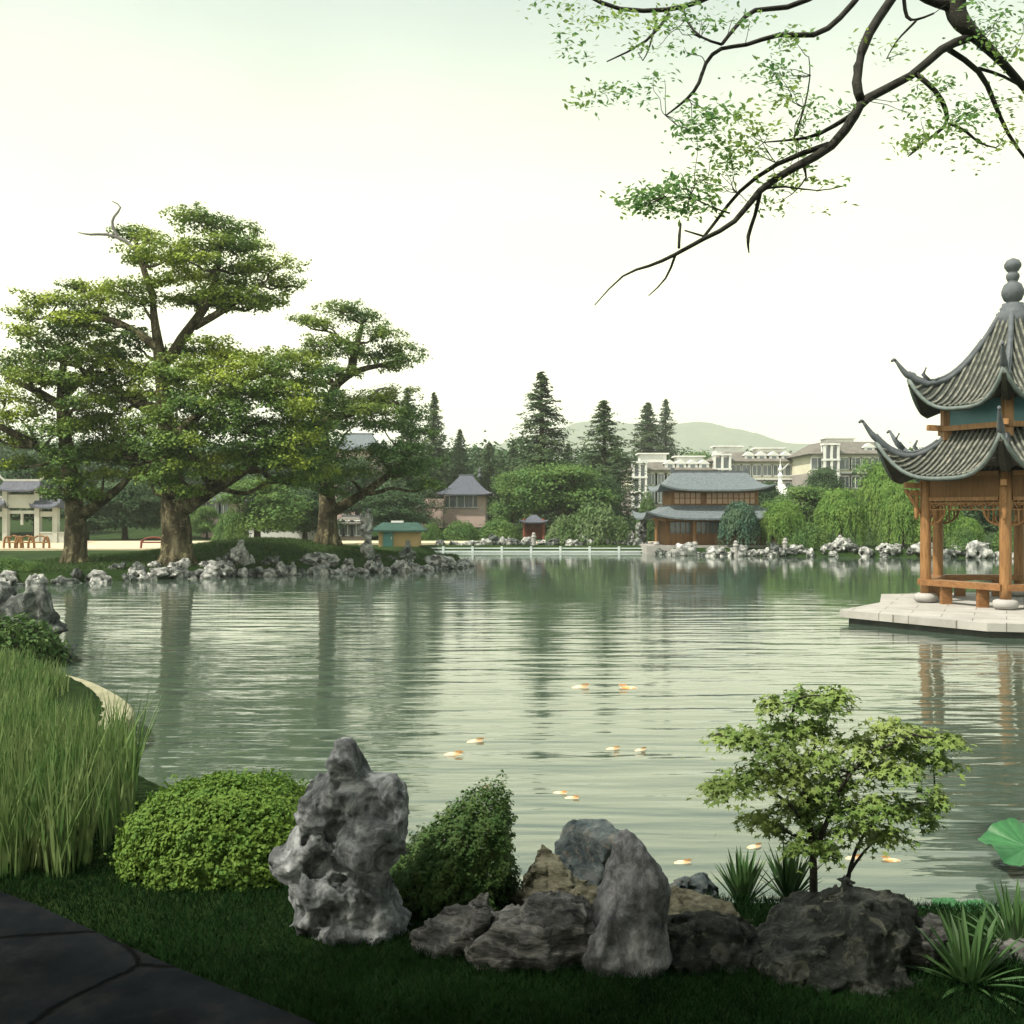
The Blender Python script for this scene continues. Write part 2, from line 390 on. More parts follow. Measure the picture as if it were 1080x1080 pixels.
# ------------------------------------------------------------------ terrain
POND = np.array([(4, 6.95), (8, 6.8), (14, 6), (26, 8), (40, 20), (46, 42), (48, 64), (40, 66.5), (32, 66), (26, 68), (20, 69), (14, 70), (11, 71.5),
                 (10.2, 75.6), (0, 76.5), (-5.5, 76), (-8, 71), (-6.5, 65), (-3.6, 62), (-2.3, 57.5), (-3.5, 54.2), (-6.7, 51.4), (-10, 49.4), (-12.8, 47.8), (-16, 45.4),
                 (-19, 42.8), (-22, 41), (-26, 40), (-31, 36), (-24, 30), (-16, 26), (-11.2, 22), (-9.3, 19), (-7.8, 17.2), (-6.5, 16.2), (-5.35, 14.4),
                 (-4.85, 13.2), (-4.65, 12.3), (-4.2, 11.2), (-3, 9.9), (-1.9, 8.7), (-1.0, 7.9), (-.2, 7.4), (1, 7.15), (2.5, 7.0)])

def smooth_ring(p, it=2):
    for _ in range(it):
        q = np.empty((2 * len(p), 2)); n = np.roll(p, -1, 0)
        q[0::2] = p * 0.75 + n * 0.25; q[1::2] = p * 0.25 + n * 0.75
        p = q
    return p
PONDS = smooth_ring(POND, 2)

def pond_sd(x, y):
    """signed distance to the shore, positive on land"""
    x = np.asarray(x, float); y = np.asarray(y, float)
    d = np.full(x.shape, 1e9); ins = np.zeros(x.shape, bool)
    A = PONDS; B = np.roll(PONDS, -1, 0)
    for (ax, ay), (bx, by) in zip(A, B):
        ex, ey = bx - ax, by - ay
        t = np.clip(((x - ax) * ex + (y - ay) * ey) / (ex * ex + ey * ey + 1e-12), 0, 1)
        d = np.minimum(d, (x - ax - t * ex) ** 2 + (y - ay - t * ey) ** 2)
        c = (ay > y) != (by > y)
        with np.errstate(divide='ignore', invalid='ignore'):
            ins ^= c & (x < (bx - ax) * (y - ay) / (by - ay if by != ay else 1e-12) + ax)
    d = np.sqrt(d)
    return np.where(ins, -d, d)

def H(x, y):
    x = np.asarray(x, float); y = np.asarray(y, float)
    s = pond_sd(x, y)
    z = np.where(s < 0, np.maximum(-0.8, s * 0.6), np.minimum(0.48, s * 1.1))
    land = np.clip(s / 3.0, 0, 1)
    z = z + land * 1.05 * np.exp(-(((x + 13.5) / 6.0) ** 2 + ((y - 56) / 4.6) ** 2))       # lawn mound on the island
    z = z + np.clip((y - 95) / 60, 0, 1) * 2.0
    z = z + land * 0.05 * fbm(np.stack((x * 0.25, y * 0.25, 0 * x), -1), 3, 5) * np.clip((y - 14) / 6, 0, 1)
    return z

def Hp(x, y): return float(H(np.array([x]), np.array([y]))[0])

def axis(segs):
    out = []
    for a, b, st in segs: out.append(np.arange(a, b, st))
    return np.concatenate(out)
gx = axis([(-3800, -200, 200), (-200, -60, 10), (-60, -24, 1.2), (-24, -8, 0.4), (-8, 6, 0.2), (6, 26, 0.6), (26, 60, 1.2), (60, 200, 10), (200, 3801, 200)])
gy = axis([(-60, -4, 4), (-4, 3, 0.7), (3, 18, 0.2), (18, 40, 0.5), (40, 80, 0.45), (80, 130, 3), (130, 400, 20), (400, 3801, 200)])
GX, GY = np.meshgrid(gx, gy)
GZ = H(GX, GY)
m_ground, nt, b, _ = newmat("ground_lawn")
vv = coords(nt)
c1 = ramp(nt, noise(nt, vv, 0.35, 8, 0.65), [(0.3, (0.014, 0.034, 0.009)), (0.5, (0.026, 0.056, 0.014)), (0.7, (0.048, 0.085, 0.022))])
c2 = ramp(nt, noise(nt, vv, 9, 6, 0.7), [(0.3, (0.35, 0.35, 0.3)), (0.7, (1, 1, 1))])
nt.links.new(mixc(nt, 0.6, c1, c2, 'MULTIPLY'), b.inputs["Base Color"]); b.inputs["Roughness"].default_value = 0.95
b.inputs["Specular IOR Level"].default_value = 0.1
bump(nt, b, noise(nt, vv, 18, 6, 0.8), 0.8, 0.06)
structure(MB().grid(np.stack((GX, GY, GZ), -1)).build("ground", m_ground, smooth=True))

# water
m_water, nt, b, _ = newmat("pond_water")
b.inputs["Base Color"].default_value = (0.060, 0.088, 0.068, 1)
b.inputs["Roughness"].default_value = 0.04
b.inputs["IOR"].default_value = 1.62
b.inputs["Specular IOR Level"].default_value = 0.7
tc = nt.nodes.new("ShaderNodeTexCoord")
def wnoise(sx, sy, rot, det, amp, dist=0.3):
    mp = nt.nodes.new("ShaderNodeMapping"); mp.inputs["Scale"].default_value = (sx, sy, 1); mp.inputs["Rotation"].default_value = (0, 0, rot)
    nt.links.new(tc.outputs["Object"], mp.inputs[0])
    n = noise(nt, mp.outputs[0], 1.0, det, 0.5, dist)
    k = nt.nodes.new("ShaderNodeMath"); k.operation = 'MULTIPLY'; k.inputs[1].default_value = amp
    nt.links.new(n, k.inputs[0]); return k.outputs[0]
def addn(a, c):
    k = nt.nodes.new("ShaderNodeMath"); k.operation = 'ADD'
    nt.links.new(a, k.inputs[0]); nt.links.new(c, k.inputs[1]); return k.outputs[0]
hsum = addn(addn(wnoise(0.28, 1.5, 0.05, 1.5, 1.0), wnoise(0.55, 3.2, -0.10, 1.5, 0.35)), wnoise(1.6, 7.0, 0.12, 2.0, 0.10))
wb = bump(nt, b, hsum, 1.0, 0.044)
wsep = nt.nodes.new("ShaderNodeSeparateXYZ"); nt.links.new(tc.outputs["Object"], wsep.inputs[0])
wmr = nt.nodes.new("ShaderNodeMapRange"); wmr.inputs[1].default_value = 20; wmr.inputs[2].default_value = 42; wmr.inputs[3].default_value = 1.0; wmr.inputs[4].default_value = 0.16
wadd = nt.nodes.new("ShaderNodeMath"); wadd.operation = 'MULTIPLY_ADD'; wadd.inputs[1].default_value = 14
wpatch = nt.nodes.new("ShaderNodeMath"); wpatch.operation = 'SUBTRACT'; wpatch.inputs[1].default_value = 0.5
nt.links.new(wnoise(0.05, 0.11, 0.2, 2, 1.0), wpatch.inputs[0])
nt.links.new(wpatch.outputs[0], wadd.inputs[0]); nt.links.new(wsep.outputs["Y"], wadd.inputs[2])
nt.links.new(wadd.outputs[0], wmr.inputs[0])
wp2 = nt.nodes.new("ShaderNodeMapRange"); wp2.inputs[1].default_value = 0.35; wp2.inputs[2].default_value = 0.65; wp2.inputs[3].default_value = 0.7; wp2.inputs[4].default_value = 1.25
nt.links.new(wnoise(0.09, 0.22, -0.15, 3, 1.0), wp2.inputs[0])
wml = nt.nodes.new("ShaderNodeMath"); wml.operation = 'MULTIPLY'
nt.links.new(wmr.outputs[0], wml.inputs[0]); nt.links.new(wp2.outputs[0], wml.inputs[1]); nt.links.new(wml.outputs[0], wb.inputs["Strength"])
wx = np.array([-40, 56.0]); wy = np.array([3.0, 80.0])
WX, WY = np.meshgrid(wx, wy)
structure(MB().grid(np.stack((WX, WY, 0 * WX), -1)).build("pond_water", m_water))

# far hill under forest
hx = np.linspace(-2900, 3300, 300); hy = np.linspace(2300, 3700, 90)
HX, HY = np.meshgrid(hx, hy)
rid_px = [-200, 300, 430, 510, 545, 590, 640, 700, 760, 800, 850, 900, 1000, 1300]
rid_py = [512, 505, 492, 474, 462, 449, 443, 447, 450, 456, 470, 482, 497, 512]
ridz = np.interp(HX / 3000 * 1080 + 540, rid_px, rid_py)
top = CAM_H + (540 - ridz) / 1080 * 3000
env = np.exp(-((HY - 3000) / 280) ** 2)
HZ = -2 + (top + 2) * env + fbm(np.stack((HX / 110, HY / 110, 0 * HX), -1), 6, 3) * 20.0 * env
m_hill = surf("hill_forest", [(0.3, (0.035, 0.07, 0.03)), (0.7, (0.10, 0.15, 0.06))], 0.02, 0.95, bmp=1.0, bscale=0.04, bdist=20.0)
structure(MB().grid(np.stack((HX, HY, HZ), -1)).build("hill", m_hill, smooth=True))

def sheet(name, poly, dz, mat, step=None):
    poly = np.asarray(poly, float)
    z = H(poly[:, 0], poly[:, 1]) + dz
    return structure(MB().add(np.c_[poly, z], np.arange(len(poly))).build(name, mat))

# near path: worn slabs, lower left, foreground shade put into the base colour
m_path, nt, b, _ = newmat("path_worn_stone")
vv = coords(nt)
vo = nt.nodes.new("ShaderNodeTexVoronoi"); vo.feature = 'DISTANCE_TO_EDGE'; vo.inputs["Scale"].default_value = 0.75
nz = nt.nodes.new("ShaderNodeTexNoise"); nz.inputs["Scale"].default_value = 2.2; nz.inputs["Detail"].default_value = 6
nt.links.new(vv, nz.inputs["Vector"])
vm = nt.nodes.new("ShaderNodeMix"); vm.data_type = 'RGBA'; vm.inputs[0].default_value = 0.14
nt.links.new(vv, vm.inputs[6]); nt.links.new(nz.outputs["Color"], vm.inputs[7])
nt.links.new(vm.outputs[2], vo.inputs["Vector"])
crack = ramp(nt, vo.outputs["Distance"], [(0.0, (0, 0, 0)), (0.018, (1, 1, 1))])
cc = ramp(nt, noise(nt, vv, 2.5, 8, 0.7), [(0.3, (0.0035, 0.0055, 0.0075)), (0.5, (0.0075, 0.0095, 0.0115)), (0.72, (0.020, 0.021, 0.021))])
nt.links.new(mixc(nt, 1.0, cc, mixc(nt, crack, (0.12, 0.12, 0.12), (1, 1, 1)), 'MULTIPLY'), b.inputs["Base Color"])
b.inputs["Roughness"].default_value = 0.95; b.inputs["Specular IOR Level"].default_value = 0.05
hh = nt.nodes.new("ShaderNodeMath"); hh.operation = 'MULTIPLY_ADD'; hh.inputs[1].default_value = 0.25
nt.links.new(noise(nt, vv, 9, 8, 0.7), hh.inputs[0]); nt.links.new(crack, hh.inputs[2])
bump(nt, b, hh.outputs[0], 0.9, 0.025)
def smooth_open(p, it=2):
    p = np.asarray(p, float)
    for _ in range(it):
        q = [p[0]]
        for a, c in zip(p[:-1], p[1:]): q += [a * .75 + c * .25, a * .25 + c * .75]
        p = np.array(q + [p[-1]])
    return p
path_edge = smooth_open([(-7.5, 8.6), (-5, 7.6), (-3.37, 6.75), (-2.47, 6.07), (-1.73, 5.51), (-0.97, 5.0), (0.3, 4.0), (0.8, 2.0), (0.8, -3.0)])
ppoly = np.concatenate((path_edge, [(-9, -3), (-9, 8.0)]))
structure(MB().prism(ppoly, 0.30, 0.515).build("path", m_path))

m_sand = surf("path_pale_sand", [(0.3, (0.44, 0.38, 0.26)), (0.7, (0.60, 0.53, 0.38))], 0.6, 0.9, bmp=0.2)
for poly in ([(-70, 67), (-36, 67), (-23, 67), (-22, 70), (-20, 74), (-12, 78.5), (-12, 86), (-70, 84)], [(-11.9, 79), (14, 79.2), (14, 83), (-11.9, 86)]):
    structure(MB().prism(poly, 0.2, 0.60).build("path", m_sand))

# ------------------------------------------------------------------ foliage builders
def leaf_quads(C, N, size, aspect=0.55, jit=0.35, T=None):
    n = len(C)
    N = N / np.maximum(np.linalg.norm(N, axis=1, keepdims=True), 1e-9)
    if T is None: T = rng.normal(size=(n, 3))
    T = T - N * (T * N).sum(1, keepdims=True)
    T /= np.maximum(np.linalg.norm(T, axis=1, keepdims=True), 1e-9)
    B = np.cross(N, T)
    L = size * (1 + jit * rng.uniform(-1, 1, (n, 1))); W = L * aspect
    V = np.stack((C - T * L / 2, C + B * W / 2 + N * W * 0.12, C + T * L / 2, C - B * W / 2 + N * W * 0.12), 1).reshape(-1, 3)
    return V, np.arange(4 * n).reshape(-1, 4)

def ball(n, shell=0.4):
    d = rng.normal(size=(n, 3)); d /= np.linalg.norm(d, axis=1, keepdims=True)
    return d, d * (rng.uniform(0, 1, (n, 1)) ** shell)

def pad_leaves(mb, pads, size, dens, clump=0.45, per=40, aspect=0.6, up=0.7, lowcut=-0.6):
    """pads: (centre, rx, ry, rz); flattened clouds made of small clumps"""
    for c, rx, ry, rz in pads:
        nc = max(3, int(dens * (rx * ry + 0.6 * rz * (rx + ry)) ))
        d, u = ball(nc, 0.35)
        u[:, 2] = np.where(u[:, 2] < lowcut, -u[:, 2] * 0.5, u[:, 2])
        rr = np.array((rx, ry, rz))
        cc = np.asarray(c) + u * rr
        k = np.repeat(cc, per, 0)
        g = rng.normal(size=k.shape) * clump * np.array((1, 1, 0.55))
        pos = k + g
        out = np.repeat(d, per, 0)
        N = out * 0.35 + g / clump * 0.25 + np.array((0, 0, up)) + rng.normal(size=k.shape) * 0.45
        V, F = leaf_quads(pos, N, size, aspect)
        mb.add(V, F)

def limb(mb, a, b, r0, r1, sag=0.12, n=6, seed=0, wob=0.08):
    a, b = np.asarray(a, float), np.asarray(b, float)
    L = np.linalg.norm(b - a)
    t = np.linspace(0, 1, n)[:, None]
    pts = a + (b - a) * t
    off = (rng.normal(size=(n, 3)) * wob * L) * (t * (1 - t) * 2)
    pts = pts + off; pts[:, 2] += (-sag * L * np.sin(t[:, 0] * math.pi))
    mb.tube(pts, np.linspace(r0, r1, n), 7, 1)

# prototypes -------------------------------------------------------
def make_conifer(name, h=18.0, r=3.0, nb=230, seed=1, mat=L_CON):
    o = thing(name, "x", "tree")
    MB().tube([(0, 0, -0.5), (0.05, 0, h * .4), (0, 0.05, h * .97)], [0.34, 0.22, 0.03], 7, 1).build("trunk", BARK, o)
    mb = MB(); Cs = []; Ns = []
    for i in range(nb):
        f = (i + rng.uniform()) / nb
        f = 0.04 + 0.95 * f
        L = (1 + .28 * math.sin(2.3 * i * .37 + f * 40)) * r * 1.12 * (1 - f) ** 0.82 * rng.uniform(0.62, 1.15) + 0.08
        a = rng.uniform(0, 2 * math.pi)
        m = int(14 + 48 * L / r)
        t = rng.uniform(0.05, 1, m) ** 0.7
        drop = 0.16 * L * t - 0.12 * L * t * t * 2
        x = np.cos(a) * L * t; y = np.sin(a) * L * t
        w = 0.07 + 0.19 * L * (1 - np.abs(t - 0.5))
        p = np.stack((x, y, f * h + drop), 1) + rng.normal(size=(m, 3)) * np.stack((w * .55, w * .55, w * .35), 1)
        Cs.append(p)
        Ns.append(np.stack((np.cos(a) * .5 * np.ones(m), np.sin(a) * .5 * np.ones(m), .8 * np.ones(m)), 1) + rng.normal(size=(m, 3)) * .5)
    V, F = leaf_quads(np.concatenate(Cs), np.concatenate(Ns), 0.30, 0.42)
    mb.add(V, F).build("crown", mat, o)
    return o

def make_broad(name, h=9.0, r=4.5, npad=16, mat=L_BROAD, seed=1, leaf=0.30, base=0.28, flat=0.42, dens=4.2, clump=0.5):
    o = thing(name, "x", "tree")
    tk = MB(); tk.tube([(0, 0, -0.4), (0.1, 0, h * .2), (0.0, 0.1, h * .42), (0.1, 0, h * .7)], [r * .085, r * .06, r * .05, r * .02], 8, 1)
    pads = []
    for i in range(npad):
        a = i * 2.399 + rng.uniform(-.4, .4); f = (i + .5) / npad
        q = math.sqrt(f) * rng.uniform(.65, .95)
        zc = h * (base + (1 - base) * (1 - (q ** 2) * 0.72) - 0.12 + rng.uniform(-.12, .03))
        s = r * rng.uniform(.30, .46)
        c = np.array((np.cos(a) * r * q * .8, np.sin(a) * r * q * .8, zc))
        pads.append((c, s, s, s * flat * rng.uniform(.8, 1.4)))
        if i % 2 == 0:
            lo = c * np.array((.75, .75, 1)); lo[2] = h * base + rng.uniform(0, .25) * h * (1 - q)
            pads.append((lo, s * 1.1, s * 1.1, s * flat * 1.6))
    for c, s, _, rz in pads[::2]:
        limb(tk, (0, 0, h * rng.uniform(.25, .5)), c - np.array((0, 0, rz * .4)), r * .028, r * .008)
    tk.build("trunk", BARK, o, smooth=True)
    mb = MB(); pad_leaves(mb, pads, leaf, dens, clump, 34)
    mb.build("crown", mat, o)
    return o

def make_willow(name, h=5.6, r=2.6, mat=L_WIL, ns=210, leaf=0.17):
    o = thing(name, "x", "tree")
    tk = MB(); tk.tube([(0, 0, -.3), (.08, .02, h * .25), (-.05, 0, h * .5), (0, 0, h * .8)], [.2, .16, .12, .05], 8, 1)
    Cs, Ns, Ts = [], [], []
    for i in range(ns):
        a = i * 2.399; f = (i + .5) / ns
        q = math.sqrt(f)
        top = np.array((np.cos(a) * r * q * .9, np.sin(a) * r * q * .9, h * (1 - .34 * q ** 2.2) * rng.uniform(.86, 1.0)))
        Ln = min(top[2] - .25, rng.uniform(.35, .78) * h * (.55 + .45 * q))
        m = 58; t = np.linspace(0, 1, m)
        out = np.array((np.cos(a), np.sin(a), 0)) * rng.uniform(.1, .45)
        p = top + out * np.sin(t * 1.6)[:, None] + np.stack((0 * t, 0 * t, .18 * np.sin(t * 3.1) * (t < .5) - Ln * t ** 1.2), 1)
        p = p + rng.normal(size=(m, 3)) * np.array((.09, .09, .05))
        Cs.append(p); Ns.append(np.array((np.cos(a), np.sin(a), .35)) + rng.normal(size=(m, 3)) * .45)
        Ts.append(np.array((0, 0, -1.0)) + rng.normal(size=(m, 3)) * .28)
        if i % 14 == 0: limb(tk, (0, 0, h * rng.uniform(.3, .6)), top - np.array((0, 0, .1)), .06, .015, -0.1)
    tk.build("trunk", BARK, o, smooth=True)
    V, F = leaf_quads(np.concatenate(Cs), np.concatenate(Ns), leaf * 1.5, 0.36, T=np.concatenate(Ts))
    mb = MB().add(V, F)
    pads = [(np.array((rng.uniform(-.5, .5) * r, rng.uniform(-.5, .5) * r, h * rng.uniform(.72, .92))), r * .35, r * .35, r * .18) for _ in range(9)]
    pad_leaves(mb, pads, leaf, 6, .3, 30)
    mb.build("crown", mat, o)
    return o

def make_shrub(name, r=1.5, h=1.4, mat=L_SHR, leaf=0.14, n=5200, cat="shrub"):
    o = thing(name, "x", cat)
    tk = MB()
    for i in range(5):
        a = i * 1.3; limb(tk, (0, 0, -.1), (math.cos(a) * r * .5, math.sin(a) * r * .5, h * .6), .035, .01, 0)
    tk.build("stem", BARK, o)
    d, u = ball(n, .22); u[:, 2] = np.abs(u[:, 2])
    lump = 1 + .22 * fbm(d * 2.2 + 5.1 * r, 3, 3)[:, None]
    p = u * np.array((r, r, h)) * lump
    V, F = leaf_quads(p, d * .8 + np.array((0, 0, .45)) + rng.normal(size=p.shape) * .5, leaf, .6)
    MB().add(V, F).build("foliage", mat, o)
    return o

# ------------------------------------------------------------------ the three ancient trees on the island
def ancient_tree(name, label, base, d0, trunk_px, trunk_r, limbs_px, pads_px, mat, depth=3.0, twigs=(), dens=12.5):
    """trunk and limbs as joints seen in the photo, each set at its own depth; pads = px, py, half width, half height (px), depth offset"""
    base = np.array(base, float)
    o = thing(name, label, "tree", tuple(base))
    tk = MB(); s = d0 / 1080
    joints = []
    pts = np.array([P(a, b_, d0 + dd) for a, b_, dd in trunk_px]) - base
    pts[0][2] = min(pts[0][2], -0.3)
    tk.tube(pts, trunk_r, 14, 2, wob=0.16, seed=3)
    joints += list(zip(pts[1:], trunk_r[1:]))
    for L in limbs_px:
        lp = np.array([P(a, b_, d0 + dd) for a, b_, dd, _ in L]) - base
        lr = [q[3] * s for q in L]
        tk.tube(lp, lr, 8, 2, wob=0.1, seed=5)
        joints += list(zip(lp[1:], lr[1:]))
    # root flare
    for k in range(7):
        a = k * .9 + .3; r0 = trunk_r[0]
        tk.tube([pts[0] + np.array((math.cos(a) * r0 * .5, math.sin(a) * r0 * .5, 1.1)), pts[0] + np.array((math.cos(a) * r0 * .95, math.sin(a) * r0 * .95, .35)), pts[0] + np.array((math.cos(a) * r0 * 1.4, math.sin(a) * r0 * 1.4, -.15))], [r0 * .28, r0 * .24, r0 * .08], 7, 1)
    pads = []
    J = np.array([j for j, _ in joints])
    for px, py, hw, hh, dd in pads_px:
        c = P(px, py, d0 + dd) - base
        rx, rz = hw * s, hh * s * .84
        pads.append((c, rx, max(rx * .8, .9), rz))
        dist = np.linalg.norm((J - c) * np.array((1, .8, 1)), axis=1) + np.where(J[:, 2] > c[2] + .3, 4.0, 0)
        k = int(dist.argmin())
        if np.linalg.norm(J[k] - c) > .5:
            limb(tk, J[k], c - np.array((0, 0, rz * .3)), min(.14, joints[k][1] * .6), .03, .05, 6, wob=.12)
        for q in range(2):
            e = c + np.array((rng.uniform(-.8, .8) * rx, rng.uniform(-.6, .6) * rx, rng.uniform(-.2, .5) * rz))
            limb(tk, c - np.array((0, 0, rz * .35)), e, .04, .012, 0, 4)
    tk.build("trunk", BARK_BIG, o, smooth=True)
    for tw in twigs:
        MB().tube(np.array([P(a, b_, d0) for a, b_, _ in tw]) - base, [q[2] * s for q in tw], 6, 1).build("dead_branch", surf("bark_bleached", [(0.3, (0.12, 0.11, 0.12)), (0.7, (0.26, 0.25, 0.25))], 4), o)
    mb = MB()
    pad_leaves(mb, pads, .155, dens, .21, 42, aspect=.62, up=.9, lowcut=-.45)
    # stray sprays that break the outline of each pad
    stray = []
    for c, rx, ry, rz in pads:
        for q in range(5):
            a = rng.uniform(0, 2 * math.pi); e = rng.uniform(.95, 1.25)
            stray.append((c + np.array((math.cos(a) * rx * e, math.sin(a) * ry * e, rng.uniform(-.3, .9) * rz)), .16, .16, .08))
    pad_leaves(mb, stray, .15, 60, .12, 9, aspect=.6, up=.7)
    mb.build("crown", mat, o)
    return o

D1 = 48.0
pads_giant = [(225, 320, 32, 8, .8), (262, 322, 28, 7, -.6), (195, 318, 22, 8, 1.0), (246, 300, 32, 10, .2), (286, 318, 22, 7, .5), (125, 352, 30, 11, .6), (145, 364, 18, 9, 1.2), (118, 376, 26, 11, 1.6), (196, 372, 30, 9, .8), (222, 362, 22, 7, -.6), (112, 415, 26, 22, 2.2), (128, 448, 26, 24, 2.6), (146, 418, 22, 18, 1.6), (150, 452, 22, 18, 1.8), (104, 478, 24, 20, 2.4), (134, 486, 24, 18, 2.2), (152, 500, 18, 12, 1.2), (98, 448, 22, 22, 3.0), (150, 390, 20, 12, 1.0), (300, 404, 30, 16, 1.4), (318, 456, 26, 16, 1.6), (176, 396, 26, 12, -2.6), (192, 430, 30, 14, -3), (170, 462, 26, 12, -2.8), (196, 466, 30, 14, -3.2), (232, 432, 34, 14, -3.4), (182, 494, 24, 10, -2.8), (232, 400, 30, 12, -3), (272, 470, 34, 14, -3), (308, 430, 28, 16, -3), (310, 466, 26, 14, -2.6), (226, 500, 22, 8, -2.2), (286, 410, 30, 12, -3.2), (166, 296, 24, 9, -1.4), (205, 276, 26, 9, -1.8), (300, 488, 26, 10, -2.8), (210, 232, 36, 12, 0), (240, 243, 34, 11, 1.2), (232, 258, 45, 11, -1), (262, 262, 22, 9, .6), (140, 247, 22, 9, .5), (160, 252, 14, 6, -.4), (180, 268, 46, 14, -1.2), (150, 272, 26, 10, .8), (130, 302, 26, 11, -1.5), (108, 314, 26, 10, .5),
              (286, 282, 34, 14, -.5), (300, 300, 26, 12, .8), (258, 284, 34, 10, 1.4), (252, 312, 40, 9, -1.0), (205, 292, 36, 14, 1.5), (222, 312, 30, 10, .2), (60, 318, 36, 12, 0), (88, 304, 24, 9, 1.2), (30, 332, 18, 14, .5), (70, 336, 30, 9, -1), (112, 332, 36, 9, 1.0), (150, 318, 26, 12, -.3), (24, 350, 16, 14, -.5),
              (198, 388, 42, 16, -1.5), (240, 376, 40, 14, .5), (262, 390, 44, 18, -2), (306, 382, 36, 20, -.5), (178, 412, 36, 16, .4), (220, 418, 44, 20, -2.2), (284, 420, 44, 20, -1), (324, 412, 26, 24, .5), (172, 444, 30, 18, -1.8), (214, 452, 40, 18, 1), (256, 450, 44, 20, -2.4), (300, 452, 38, 20, -.6), (332, 444, 22, 22, 1.2),
              (172, 478, 28, 14, -2.0), (200, 486, 36, 14, -.4), (250, 482, 34, 14, 1.6), (282, 486, 38, 16, -1.6), (320, 478, 30, 18, .6), (168, 506, 26, 10, -1.2), (190, 518, 18, 8, -2), (304, 508, 32, 10, -.8), (330, 500, 22, 12, 1.0), (120, 430, 30, 26, 2.4), (118, 466, 26, 22, 2.8), (136, 398, 26, 16, 2.0)]
b1 = P(186, 598, D1); b1[2] = Hp(b1[0], b1[1]) - .05
ancient_tree("ancient_tree", "giant ancient tree with thick mottled trunk and layered crown, tallest on the island", b1, D1,
             [(186, 600, 0), (186, 570, 0), (184, 530, 0), (180, 480, .3), (174, 430, .2), (170, 385, 0), (163, 340, 0), (160, 305, .2)],
             [.86, .68, .58, .46, .38, .30, .20, .10],
             [[(178, 380, 0, 6.5), (195, 352, -.3, 5.5), (222, 318, 0, 4.4), (230, 285, .3, 3.4), (232, 255, 0, 2)],
              [(205, 345, 0, 4), (240, 325, -.4, 3.4), (275, 300, -.3, 2.2)],
              [(190, 535, 0, 12), (225, 515, -.2, 8.5), (258, 495, -.2, 6.5), (295, 465, -.2, 4), (320, 430, -.2, 2.5)],
              [(172, 372, 0, 5), (140, 345, .4, 3.6), (100, 332, .5, 4), (55, 330, .2, 2.5)],
              [(176, 440, 0, 9), (145, 425, 1.4, 6), (120, 410, 2.4, 4)],
              [(178, 470, 0, 7), (215, 430, -.6, 4.5), (255, 400, -.8, 3), (300, 388, -.4, 2)],
              [(162, 315, 0, 4), (150, 280, .2, 3), (142, 250, .3, 2)],
              [(176, 400, .2, 7), (200, 395, -.8, 5), (240, 378, -.4, 3)]],
             pads_giant, L_BIG, twigs=[[(146, 268, 2.4), (134, 254, 2.2), (112, 246, 1.6), (95, 248, 1.2), (82, 245, .5)], [(124, 249, 1.8), (118, 238, 1.6), (119, 229, 1.3), (130, 218, 1.0), (118, 212, .5)]])

pads_left = [(82, 350, 40, 13, -1), (52, 362, 30, 12, 0), (110, 366, 26, 12, .6), (30, 380, 30, 12, -.6), (78, 378, 40, 14, -1.6), (8, 392, 26, 14, .4), (116, 386, 24, 12, -1), (44, 404, 36, 13, -1.2), (92, 402, 32, 14, .8), (6, 420, 26, 14, -.8), (-26, 410, 30, 18, 0), (60, 428, 34, 13, .6), (24, 440, 30, 14, -1),
             (-16, 452, 30, 16, .5), (74, 452, 26, 14, -1.6), (98, 446, 22, 12, .2), (14, 466, 28, 14, .6), (70, 478, 26, 12, -1.4), (118, 476, 20, 12, -.6), (56, 500, 14, 10, .8), (72, 508, 24, 10, -1.6), (90, 522, 18, 7, -1.2), (20, 490, 22, 12, 1), (110, 500, 18, 9, 0), (140, 468, 14, 12, -.4), (60, 522, 14, 8, -.8), (66, 400, 26, 12, -2.2), (58, 456, 24, 12, -2.2), (66, 490, 20, 10, -2), (90, 425, 24, 12, -2.4), (30, 395, 24, 10, -2)]
d2 = 50.0
b2 = P(78, 588, d2); b2[2] = Hp(b2[0], b2[1]) - .05
ancient_tree("ancient_tree", "yellow-green ancient tree with a pale leaning lower limb, beside the white gateway", b2, d2,
             [(78, 590, 0), (80, 565, 0), (79, 530, 0), (72, 485, .2), (66, 440, .2), (64, 400, 0), (70, 365, 0)], [.62, .50, .44, .36, .28, .2, .1],
             [[(84, 545, 0, 7), (108, 528, -.3, 5), (136, 508, -.3, 3.4), (145, 480, 0, 2)], [(66, 430, 0, 5), (40, 412, -.6, 4), (10, 400, -.4, 2.5)], [(66, 420, 0, 5), (90, 395, .4, 3.5), (112, 372, .5, 2)],
              [(74, 490, 0, 7), (40, 470, -.6, 4.5), (-10, 445, .2, 3)]],
             pads_left, L_BIG)

